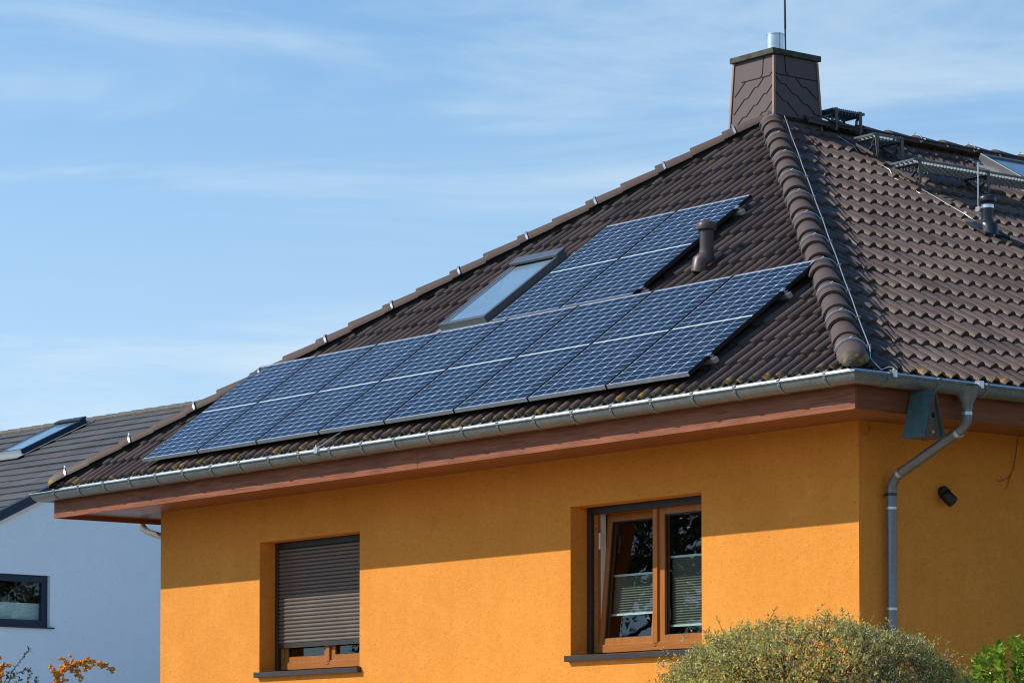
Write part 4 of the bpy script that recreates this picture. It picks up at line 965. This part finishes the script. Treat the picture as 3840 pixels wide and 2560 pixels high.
for k in range(2 * n + 1):
    z = wx[2] + 0.10 + 0.262 * k / (2 * n); vs += [Q(g0 - 0.09 - (0.012 if k % 2 else 0), wx[0] + 0.05, z), Q(g0 - 0.09 - (0.012 if k % 2 else 0), wx[1] - 0.05, z)]
mb.add(vs, [(2 * k, 2 * k + 1, 2 * k + 3, 2 * k + 2) for k in range(2 * n)]); part('blind', mb, M['blind_white'], nw)
mb = MB(); nbbox(mb, g0 - 0.10, g0 - 0.075, wx[0] + 0.05, wx[1] - 0.05, wx[2] + 0.363, wx[2] + 0.378); part('blind_rail', mb, M['blind_rail'], nw)
mb = MB(); nbbox(mb, GA - 0.07, GA + 0.05, wx[0] - 0.05, wx[1] + 0.06, wx[2] - 0.022, wx[2] - 0.001); part('sill', mb, M['dark_blue'], nw)
mb = MB()
r0, r1, d0, d1 = GA - 0.21, GA - 2.4, 8.6, 11.4
for f_ in ([(r0, d0, -1.4), (r1, d0, -1.4), (r1, d1, -1.4), (r0, d1, -1.4)], [(r0, d0, 1.0), (r1, d0, 1.0), (r1, d1, 1.0), (r0, d1, 1.0)], [(r1, d0, -1.4), (r1, d1, -1.4), (r1, d1, 1.0), (r1, d0, 1.0)], [(r0, d0, -1.4), (r1, d0, -1.4), (r1, d0, 1.0), (r0, d0, 1.0)], [(r0, d1, -1.4), (r1, d1, -1.4), (r1, d1, 1.0), (r0, d1, 1.0)]):
    mb.add([Q(*p) for p in f_], [(0, 1, 2, 3)])
part('interior', mb, M['room'], nb)
PNb = roof_frame(Q(0, EB, EZ), E1, es, n_)
sk = skylight(nb, PNb, -30.80, -30.00, (12.40 - EB) / cP, (13.72 - EB) / cP, 0.12, M['dark_blue'], M['sky_glass'], fw=0.06)
mb = MB(); mb.obox(PNb(-30.40, (12.40 - EB) / cP - 0.012, 0.065), (E1, es, n_), (0.40, 0.010, 0.055)); part('front_cover', mb, M['alu'], sk)
sk2 = skylight(nb, PNb, -33.6, -32.85, (12.50 - EB) / cP, (13.65 - EB) / cP, 0.12, M['dark_blue'], M['sky_glass'], fw=0.06)

# ================================================================== PLANTS
def leaves(name, mat, parent, P, D, U, ln, wd, colr, fold=0.25):
    """many folded leaf blades: points, directions, up-vectors, lengths, widths, colours (numpy)"""
    D = D / np.linalg.norm(D, axis=1, keepdims=True); S = np.cross(D, U); S /= np.linalg.norm(S, axis=1, keepdims=True) + 1e-9; Nn = np.cross(S, D)
    n = len(P); ln = ln[:, None]; wd = wd[:, None]
    v = np.stack([P, P + D * ln * 0.45 + S * wd * 0.5 + Nn * wd * fold, P + D * ln, P + D * ln * 0.45 - S * wd * 0.5 + Nn * wd * fold], 1).reshape(-1, 3)
    me = bpy.data.meshes.new(name); me.vertices.add(4 * n); me.vertices.foreach_set('co', v.ravel())
    b = np.arange(n)[:, None] * 4
    tri_ = np.concatenate([b + [0, 1, 2], b + [0, 2, 3]], 1).reshape(-1)
    me.loops.add(6 * n); me.loops.foreach_set('vertex_index', tri_.astype(np.int32)); me.polygons.add(2 * n)
    me.polygons.foreach_set('loop_start', np.arange(0, 6 * n, 3, dtype=np.int32)); me.polygons.foreach_set('loop_total', np.full(2 * n, 3, np.int32))
    a = me.color_attributes.new('Col', 'FLOAT_COLOR', 'POINT'); a.data.foreach_set('color', np.repeat(np.concatenate([colr, np.ones((n, 1))], 1), 4, 0).ravel())
    me.update(); me.validate(); return link(name, me, mat, parent)
def vnoise(P, f, seed=0):
    s = 0
    for k in range(4): 
        a = np.array([math.sin(seed + k * 1.7), math.cos(seed * 1.3 + k * 2.1), math.sin(seed * 0.7 + k * 3.3)]) * f * (1 + 0.6 * k)
        b = np.roll(a, 1) * 1.13
        s = s + np.sin(P @ a + k * 2.0 + seed) * np.cos(P @ b - k + seed * 2)
    return s / 2
def ground_z(x, y):
    k = ((x - 1.0) * 0.787 + (y + 1.0) * -0.617) / 14.0; k = min(1, max(0, k)); return GZ - 1.85 * k * k * (3 - 2 * k)

# clipped round bush
bc = V((3.905, -4.165, -2.285)); ra, rt = 0.80, 0.375
bush = thing('clipped_bush', 'large rounded clipped bush of tiny yellow green leaves before the house corner', 'bush', (bc.x, bc.y, ground_z(bc.x, bc.y)))
ns = 9800
ang = rng.uniform(0, 2 * math.pi, ns); zz = rng.uniform(-0.9, 1, ns)
side = zz < 0.0
rad = np.where(side, 1.0, np.sqrt(np.clip(1 - np.clip(zz, 0, 1) ** 2, 0, 1)))
lump = 1 + 0.055 * vnoise(np.stack([np.cos(ang) * 3, np.sin(ang) * 3, zz * 3], 1), 1.3, 3)
dep = 1 - np.abs(rng.normal(0, 0.075, ns)); dep = np.where(rng.random(ns) < 0.055, rng.uniform(1.03, 1.13, ns), dep)
C_ = np.stack([bc.x + ra * rad * np.cos(ang) * lump * dep, bc.y + ra * rad * np.sin(ang) * lump * dep, bc.z + np.where(side, zz * 0.9, zz * rt) * np.where(side, 1, lump * dep)], 1)
hole = vnoise(C_, 7.0, 1.0) + 0.6 * vnoise(C_, 17.0, 5)
keep = hole > -0.58; C_ = C_[keep]; dep = dep[keep]; 
onorm = C_ - np.array(bc); onorm[:, 2] = np.where(onorm[:, 2] > 0, onorm[:, 2] * (ra / rt) ** 1.3, 0.02); onorm /= np.linalg.norm(onorm, axis=1, keepdims=True)
sd = onorm * 0.7 + rng.normal(0, 0.55, C_.shape) + np.array([0, 0, 0.25]); sd /= np.linalg.norm(sd, axis=1, keepdims=True)
Ps, Ds, Us, Cs_ = [], [], [], []
hue = np.clip(0.5 + 0.5 * vnoise(C_, 4.0, 9), 0, 1); lft = np.clip(((C_ - np.array(bc)) @ np.array([-0.617, -0.787, 0])) / 1.2 + 0.55, 0, 1)  # lft brightens sun-side leaves, sunlight put into their colour
for k in range(8):
    tt = (k + 0.5) / 8
    Ps.append(C_ + sd * 0.045 * tt + rng.normal(0, 0.003, C_.shape)); lat = np.cross(sd, rng.normal(0, 1, C_.shape)); lat /= np.linalg.norm(lat, axis=1, keepdims=True)
    Ds.append(sd * (0.35 + 0.5 * tt) + lat); Us.append(rng.normal(0, 0.5, C_.shape) + np.array([0, 0, 0.9]))
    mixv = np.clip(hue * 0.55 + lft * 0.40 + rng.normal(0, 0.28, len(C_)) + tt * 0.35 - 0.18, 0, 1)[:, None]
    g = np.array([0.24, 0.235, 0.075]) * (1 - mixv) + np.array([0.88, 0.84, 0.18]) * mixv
    g = g * np.clip(1.08 - 4.2 * (1 - np.minimum(dep, 1)), 0.20, 1.0)[:, None]; br = (rng.random(len(C_)) < 0.20)[:, None]; g = np.where(br, np.array([0.45, 0.30, 0.20]), g); gr = (rng.random(len(C_)) < 0.06)[:, None]; g = np.where(gr, np.array([0.70, 0.70, 0.52]), g); Cs_.append(g)  # deeper leaves darkened, the bush's inner shade put into their colour
Pn = np.concatenate(Ps); nl = len(Pn)
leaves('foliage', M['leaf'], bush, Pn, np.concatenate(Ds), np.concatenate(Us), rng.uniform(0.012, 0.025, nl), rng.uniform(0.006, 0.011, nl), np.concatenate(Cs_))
mb = MB()
for i in range(0, len(C_), 5):      # fine outer twigs
    p = V(C_[i]); d = V(sd[i]); mb.tube([p - d * 0.09 + V(rng.normal(0, 0.012, 3)), p - d * 0.03, p + d * 0.045], [0.0022, 0.0018, 0.001], 3, False)
for i in range(70):                  # main branches fanning out from the base
    a = rng.uniform(0, 2 * math.pi); e = rng.uniform(0.1, 0.95); tip = bc + V((ra * 0.93 * math.cos(a) * math.sqrt(1 - e * e * 0.9), ra * 0.93 * math.sin(a) * math.sqrt(1 - e * e * 0.9), rt * e * 0.9))
    b0 = V((bc.x + rng.normal(0, 0.06), bc.y + rng.normal(0, 0.06), bc.z - 0.55)); m1 = b0.lerp(tip, 0.5) + V((rng.normal(0, 0.05), rng.normal(0, 0.05), 0.06))
    mb.tube([b0, m1, tip], [0.010, 0.006, 0.002], 5, False)
    for j in range(5):
        q = m1.lerp(tip, rng.uniform(0, 0.8)); mb.tube([q, q + V(rng.normal(0, 0.05, 3)), q + V(rng.normal(0, 0.07, 3)) - V((0, 0, 0.02))], [0.004, 0.0028, 0.0015], 4, False)
for i in range(7):
    mb.tube([(bc.x + rng.normal(0, 0.03), bc.y + rng.normal(0, 0.03), bush.location.z - 0.05), (bc.x + rng.normal(0, 0.05), bc.y + rng.normal(0, 0.05), bc.z - 0.5)], [0.02, 0.012], 6)
part('branches', mb, M['twig'], bush)

# bright green shrub to the right of the bush
def leafy(name, label, base, tips, ll, lw, c0, c1, per=26, mat='leaf_glossy', seed=1, wide=0.6, cat='shrub', r=0.005):
    t = thing(name, label, cat, base); g = np.random.default_rng(seed); Ps, Ds, Us, Cs = [], [], [], []; mb = MB()
    for tip in tips:
        b0 = V(base) + V((g.normal(0, 0.04), g.normal(0, 0.04), 0)); tp = V(tip); m1 = b0.lerp(tp, 0.55) + V((g.normal(0, 0.04), g.normal(0, 0.04), 0.05))
        pts = [b0.lerp(m1, s).lerp(m1.lerp(tp, s), s) for s in np.linspace(0, 1, 9)]
        mb.tube(pts, [r * (1 - 0.8 * k / 8) for k in range(9)], 5, False)
        for k in range(per):
            s = 1 - (k / per) ** 1.2 * wide; i = min(7, int(s * 8)); p = pts[i].lerp(pts[i + 1], s * 8 - i); d = (pts[i + 1] - pts[i]).normalized()
            a = g.uniform(0, 2 * math.pi); lat = d.orthogonal().normalized(); lat = Matrix.Rotation(a, 3, d) @ lat
            dd = lat + d * g.uniform(0.2, 0.9) + V((0, 0, g.uniform(-0.1, 0.3))); Ps.append(p); Ds.append(dd); Us.append(V(g.normal(0, 0.45, 3)) + V((0, 0, 1)))
            m_ = np.clip(g.normal(0.5, 0.3) + (0.2 if s > 0.85 else 0), 0, 1); Cs.append(np.array(c0) * (1 - m_) + np.array(c1) * m_)
    n = len(Ps); Ps, Ds, Us, Cs = [np.array([tuple(q) for q in k]) for k in (Ps, Ds, Us, Cs)]
    leaves('foliage', M[mat], t, Ps, Ds, Us, g.uniform(0.65, 1.25, n) * ll, g.uniform(0.7, 1.2, n) * lw, Cs); part('stem', mb, M['twig'], t)
    return t
RT, FW = V((0.617, 0.787, 0)), V((-0.787, 0.617, 0))
sb = V((4.02, -2.45, ground_z(4.0, -2.4))); g = np.random.default_rng(4)
tips = []
for k in range(62):
    u = g.uniform(-0.44, 0.55); f_ = g.uniform(-0.28, 0.28); top = -1.905 - 0.25 * max(0, -u - 0.05) - 0.6 * max(0, -u - 0.27) - 0.08 * abs(f_); tips.append(sb + RT * u + FW * f_ + V((0, 0, top - sb.z - abs(g.normal(0, 0.09)) - (0.10 if u > 0.1 else 0) * 0)))
leafy('green_shrub', 'bright green leafy shrub in the lower right corner', sb, tips, 0.066, 0.040, (0.06, 0.15, 0.016), (0.40, 0.56, 0.05), 22, seed=4, wide=0.30)
sb2 = V((3.77, -2.96, ground_z(3.7, -2.9))); tips = []
for k in range(26):
    u = g.uniform(-0.12, 0.16); f_ = g.uniform(-0.12, 0.12); tips.append(sb2 + RT * u + FW * f_ + V((0, 0, -2.15 - sb2.z - 0.25 * abs(u + 0.0) - abs(g.normal(0, 0.03)))))
leafy('green_shrub', 'small dark green shrub peeping out between round bush and bright shrub', sb2, tips, 0.045, 0.024, (0.022, 0.06, 0.015), (0.14, 0.24, 0.035), 14, seed=5, wide=0.3)

# firethorn with orange berries, lower left
fb = V((-0.1, -6.75, ground_z(-0.1, -6.75))); ft = thing('firethorn', 'firethorn bush with orange berry clusters in the lower left corner', 'bush', fb)
pc = lambda px, py, dd=0.0: V((-0.0735, -6.8026, -2.07)) + RT * ((px - 140) * 0.001605) + FW * dd + V((0, 0, -(py - 2480) * 0.001605))
g = np.random.default_rng(11)
berry_paths = [[(180, 2600), (215, 2540), (255, 2490), (300, 2475), (345, 2468), (390, 2478), (420, 2495), (432, 2506)], [(215, 2540), (232, 2505), (262, 2480)], [(262, 2500), (250, 2470), (242, 2455)], [(275, 2478), (272, 2458)], [(225, 2515), (208, 2494), (202, 2490)], [(270, 2490), (300, 2510), (310, 2532)], [(320, 2475), (330, 2495), (325, 2505)], [(180, 2570), (215, 2555), (250, 2537)], [(0, 2450), (4, 2470)], [(-20, 2510), (0, 2495), (22, 2488), (38, 2486)], [(-10, 2540), (15, 2530), (30, 2522)], [(0, 2560), (20, 2545)], [(110, 2570), (122, 2555)], [(150, 2580), (200, 2565), (230, 2560)]]
ico = bmesh.new(); bmesh.ops.create_icosphere(ico, subdivisions=1, radius=1.0); iv = np.array([tuple(v.co) for v in ico.verts]); ifc = [tuple(v.index for v in f.verts) for f in ico.faces]; ico.free()
bv, bf, bcol, sv = [], [], [], MB(); lp, ld, lc = [], [], []
for path in berry_paths:
    dd0 = g.normal(0, 0.04); P3 = [pc(*p, dd0) for p in path]; sv.tube(P3, 0.0028, 5)
    for i in range(len(P3) - 1):
        seg = (P3[i + 1] - P3[i]).length
        cen = []
        for _ in range(max(3, int(seg / 0.0055))):
            off = V(g.normal(0, 1, 3)); off.normalize(); cen.append(P3[i].lerp(P3[i + 1], g.random()) + off * g.uniform(0.004, 0.025))
        for k in range(len(cen) * 11):
            off = V(g.normal(0, 1, 3)); off.normalize(); c = cen[k // 11] + off * 0.0105 * g.uniform(0.5, 1.0)
            o = len(bv) * 0 + sum(len(x) for x in bv); r = g.uniform(0.0038, 0.0058); bv.append(iv * r + np.array(c)); bf += [tuple(j + o for j in f_) for f_ in ifc]
            h = g.random(); cc = np.array([1.0, 0.44, 0.015]) * h + np.array([0.92, 0.27, 0.01]) * (1 - h); bcol.append(np.repeat(cc[None], len(iv), 0))
        if g.random() < 0.5:
            for k in range(2): lp.append(P3[i].lerp(P3[i + 1], g.random())); ld.append(V(g.normal(0, 1, 3)) + V((0, 0, 0.5))); lc.append((0.05, 0.09, 0.025))
me = bpy.data.meshes.new('berries'); me.from_pydata(np.concatenate(bv).tolist(), [], bf); a = me.color_attributes.new('Col', 'FLOAT_COLOR', 'POINT'); bc_ = np.concatenate(bcol); a.data.foreach_set('color', np.concatenate([bc_, np.ones((len(bc_), 1))], 1).ravel()); me.polygons.foreach_set('use_smooth', [True] * len(me.polygons))
link('berries', me, M['berry'], ft)
for path in [[(30, 2600), (50, 2520), (68, 2490), (95, 2455), (125, 2420)], [(40, 2540), (70, 2512), (100, 2500), (118, 2497)], [(105, 2600), (112, 2550), (123, 2515)], [(130, 2600), (140, 2555), (148, 2530)], [(20, 2570), (35, 2530), (40, 2515)], [(45, 2590), (60, 2550), (75, 2535)], [(0, 2600), (40, 2560), (65, 2555)]]:
    dd0 = g.normal(0, 0.03); P3 = [pc(*p, dd0) for p in path]; sv.tube(P3, 0.0022, 5)
    for i in range(len(P3) - 1):
        for k in range(9):
            q = P3[i].lerp(P3[i + 1], g.random()); d = (P3[i + 1] - P3[i]).normalized(); lat = Matrix.Rotation(g.uniform(0, 6.28), 3, d) @ d.orthogonal().normalized()
            lp.append(q); ld.append(lat + d * 0.7); m_ = g.random(); lc.append(tuple(np.array([0.045, 0.085, 0.035]) * (1 - m_) + np.array([0.13, 0.17, 0.07]) * m_))
for p0_ in ((180, 2600), (-20, 2600), (30, 2600), (105, 2600), (150, 2600)):
    sv.tube([fb + V((g.normal(0, 0.05), g.normal(0, 0.05), -0.05)), fb.lerp(pc(*p0_), 0.6) + V((0.02, 0, 0)), pc(*p0_)], [0.012, 0.008, 0.003], 6)
n = len(lp); leaves('foliage', M['leaf_glossy'], ft, np.array([tuple(q) for q in lp]), np.array([tuple(q) for q in ld]), g.normal(0, 0.4, (n, 3)) + np.array([0, 0, 1]), g.uniform(0.018, 0.034, n), g.uniform(0.010, 0.015, n), np.array(lc))
part('stem', sv, M['twig'], ft, 60)

# garden trees that the window panes mirror, then added sky blockers at right
def tree(label, x, y, h, cr, seed, n=9000, low=0.25):
    g = np.random.default_rng(seed); gz = ground_z(x, y); t = thing('garden_tree', label, 'tree', (x, y, gz))
    mb = MB(); mb.tube([(x, y, gz - 0.2), (x + g.normal(0, 0.1), y + g.normal(0, 0.1), gz + h * 0.45), (x + g.normal(0, 0.2), y + g.normal(0, 0.2), gz + h * 0.85)], [0.17, 0.12, 0.04], 9)
    cl_ = []
    for k in range(26):
        z0 = gz + h * g.uniform(low, 0.75); a = g.uniform(0, 6.28); rr = cr * g.uniform(0.5, 1.0); tip = V((x + rr * math.cos(a), y + rr * math.sin(a), z0 + h * g.uniform(0.08, 0.28)))
        mb.tube([V((x, y, z0)), V((x, y, z0)).lerp(tip, 0.5) + V((0, 0, 0.12)), tip], [0.055, 0.03, 0.01], 6)
        for j in range(4): cl_.append(V((x, y, z0)).lerp(tip, g.uniform(0.45, 1.08)) + V(g.normal(0, 0.2, 3)))
    cl_ += [V((x, y, gz + h)) + V(g.normal(0, 0.35, 3)) for _ in range(8)]
    cl_ = np.array([tuple(q) for q in cl_]); idx = g.integers(0, len(cl_), n); P = cl_[idx] + g.normal(0, 1, (n, 3)) * (0.13 + 0.16 * g.random(len(cl_)))[idx][:, None]
    m_ = np.clip(g.normal(0.45, 0.25, n) + (P[:, 2] - gz - h * 0.5) / h * 0.4, 0, 1)[:, None]
    leaves('crown', M['leaf'], t, P, g.normal(0, 1, (n, 3)), g.normal(0, 0.5, (n, 3)) + np.array([0, 0, 1]), g.uniform(0.09, 0.17, n), g.uniform(0.05, 0.09, n), np.array([0.030, 0.050, 0.016]) * (1 - m_) + np.array([0.085, 0.12, 0.035]) * m_)
    part('trunk', mb, M['bark'], t, 60)
tree('tall bushy garden tree standing off to the left of the orange house', -15.5, -8.2, 6.8, 2.3, 21, 5200, 0.12)
tree('broad garden tree nearer the street, left of the tall one', -20.5, -14.0, 7.5, 2.6, 22, 5000, 0.10)
tree('round garden tree furthest out along the left fence line', -22.0, -9.5, 8.0, 2.8, 24, 5000, 0.10)
tree('dark garden tree behind the back corner of the orange house', -3.5, 27.5, 7.0, 2.8, 23, 11000, 0.05)
tree('second dark garden tree further behind the orange house', -0.5, 33.0, 8.0, 3.2, 25, 11000, 0.05)

tree('unseen leafy tree added right of the orange house to dim its wall, nearest the street', 7.2, 3.0, 9.5, 3.3, 31, 4500, 0.08)  # unseen trees added to block low sky light from the right wall
tree('unseen leafy tree added right of the orange house to dim its wall, middle one', 7.8, 8.5, 10.5, 3.6, 32, 4500, 0.08)
tree('unseen leafy tree added right of the orange house to dim its wall, rearmost', 7.4, 14.5, 10.0, 3.4, 33, 4500, 0.08)

# ================================================================== GROUND
xs = np.concatenate([np.linspace(-900, -60, 12), np.linspace(-50, 40, 61), np.linspace(60, 900, 12)]); ys = xs + 0
vs = [(x, y, ground_z(x, y)) for y in ys for x in xs]; nx = len(xs)
me = bpy.data.meshes.new('ground'); me.from_pydata(vs, [], [(j * nx + i, j * nx + i + 1, (j + 1) * nx + i + 1, (j + 1) * nx + i) for j in range(nx - 1) for i in range(nx - 1)])
me.polygons.foreach_set('use_smooth', [True] * len(me.polygons))
tag(link('ground', me, M['grass']), kind='structure')
mb = MB(); mb.box(-13.5, 4.2, -5.2, OY - 0.01, GZ - 0.3, GZ + 0.06); mb.box(-OX + 0.01, 4.2, OY - 0.005, 15.0, GZ - 0.3, GZ + 0.055); tag(part('terrace', mb, M['paving']), kind='structure')  # strip along the right wall is added to bounce warm light
mb = MB(); mb.box(-25.8, -13.6, -2.0, 24.0, GZ - 0.3, GZ + 0.05); tag(part('bounce_ground', mb, plain('pale_bounce_surface', (0.46, 0.46, 0.45), 0.9, 0, 0.2, 1.5, 0.002, 60)), kind='structure')  # unseen pale slab added to bounce sunlight onto the white gable

# ================================================================== LIGHT, SKY, CAMERA
w = bpy.data.worlds.new('World'); scene.world = w; w.use_nodes = True; t = w.node_tree; bg = t.nodes['Background']
elev = math.asin(-SUN.z); azr = math.atan2(-SUN.x, -SUN.y)
sky = t.nodes.new('ShaderNodeTexSky'); sky.sky_type = 'NISHITA'; sky.sun_disc = False; sky.sun_elevation = elev; sky.sun_rotation = azr
sky.air_density = 1.0; sky.dust_density = 0.3; sky.ozone_density = 2.0; sky.altitude = 100
tc = t.nodes.new('ShaderNodeTexCoord')
va = t.nodes.new('ShaderNodeVectorMath'); va.operation = 'ADD'; va.inputs[1].default_value = (0, 0, 0.16); L(t, tc.outputs['Generated'], va.inputs[0])
vn = t.nodes.new('ShaderNodeVectorMath'); vn.operation = 'NORMALIZE'; L(t, va.outputs[0], vn.inputs[0]); L(t, vn.outputs[0], sky.inputs[0])
sp = t.nodes.new('ShaderNodeSeparateXYZ'); L(t, tc.outputs['Generated'], sp.inputs[0])
# thin streaky cloud veils lying nearly level, stronger towards the horizon
mp = t.nodes.new('ShaderNodeMapping'); mp.inputs['Scale'].default_value = (2.4, 2.4, 17.0); mp.inputs['Rotation'].default_value = (R(4), R(-5), 0); L(t, tc.outputs['Generated'], mp.inputs[0])
n1 = noise(t, mp.outputs[0], 1.5, 9, 0.58, 0.9); n2 = noise(t, mp.outputs[0], 0.55, 4, 0.5, 0.3)
cl1 = smooth(t, mathn(t, 'ADD', mathn(t, 'MULTIPLY', n1, 0.62), mathn(t, 'MULTIPLY', n2, 0.5)), 0.47, 0.67)
haze = mathn(t, 'SUBTRACT', 1.0, smooth(t, sp.outputs[2], 0.05, 0.28))
cl1 = mathn(t, 'MULTIPLY', cl1, mathn(t, 'SUBTRACT', 1.0, smooth(t, sp.outputs[2], 0.24, 0.40)))
fac = mathn(t, 'ADD', mathn(t, 'MULTIPLY', cl1, 0.42), mathn(t, 'MULTIPLY', haze, 0.46), clamp=True)
skyc = mixc(t, 1.0, sky.outputs[0], (1.70, 2.04, 2.04), 'MULTIPLY')
cc = mixc(t, fac, skyc, (7.3, 8.5, 9.1))
zen = mathn(t, 'SUBTRACT', 1.0, mathn(t, 'MULTIPLY', smooth(t, sp.outputs[2], 0.30, 0.85), 0.38)); z3 = t.nodes.new('ShaderNodeCombineColor')
zb = smooth(t, sp.outputs[2], 0.27, 0.45)
for i, k in enumerate((-0.30, -0.08, 0.08)): L(t, mathn(t, 'MULTIPLY', zen, mathn(t, 'ADD', 1.0, mathn(t, 'MULTIPLY', zb, k))), z3.inputs[i])
cc = mixc(t, 1.0, cc, z3.outputs[0], 'MULTIPLY')
L(t, cc, bg.inputs[0]); bg.inputs[1].default_value = 0.105

sun = bpy.data.lights.new('Sun', 'SUN'); sun.energy = 4.6; sun.angle = R(0.5); sun.color = (1.0, 0.93, 0.82)
so = bpy.data.objects.new('Sun', sun); col.objects.link(so); so.rotation_euler = SUN.to_track_quat('-Z', 'Y').to_euler(); so.location = (-20, -25, 25)

cam = bpy.data.cameras.new('Camera'); co = bpy.data.objects.new('Camera', cam); col.objects.link(co)
co.location = (16.6413, -16.2703, -2.8574); co.rotation_euler = (math.pi / 2 + 0.0431, 0, 0.9054)
cam.sensor_width = 36.0; cam.lens = 11834.985 / 3840 * 36.0; cam.shift_y = (2469.33 - 1280) / 3840; cam.shift_x = 0
cam.clip_start = 0.5; cam.clip_end = 3000
cam.dof.use_dof = True; cam.dof.focus_distance = 25.0; cam.dof.aperture_fstop = 16
scene.camera = co
scene.view_settings.view_transform = 'Standard'; scene.view_settings.look = 'None'; scene.view_settings.exposure = 0; scene.view_settings.gamma = 1
scene.cycles.filter_width = 1.05; scene.cycles.max_bounces = 8; scene.cycles.transparent_max_bounces = 12
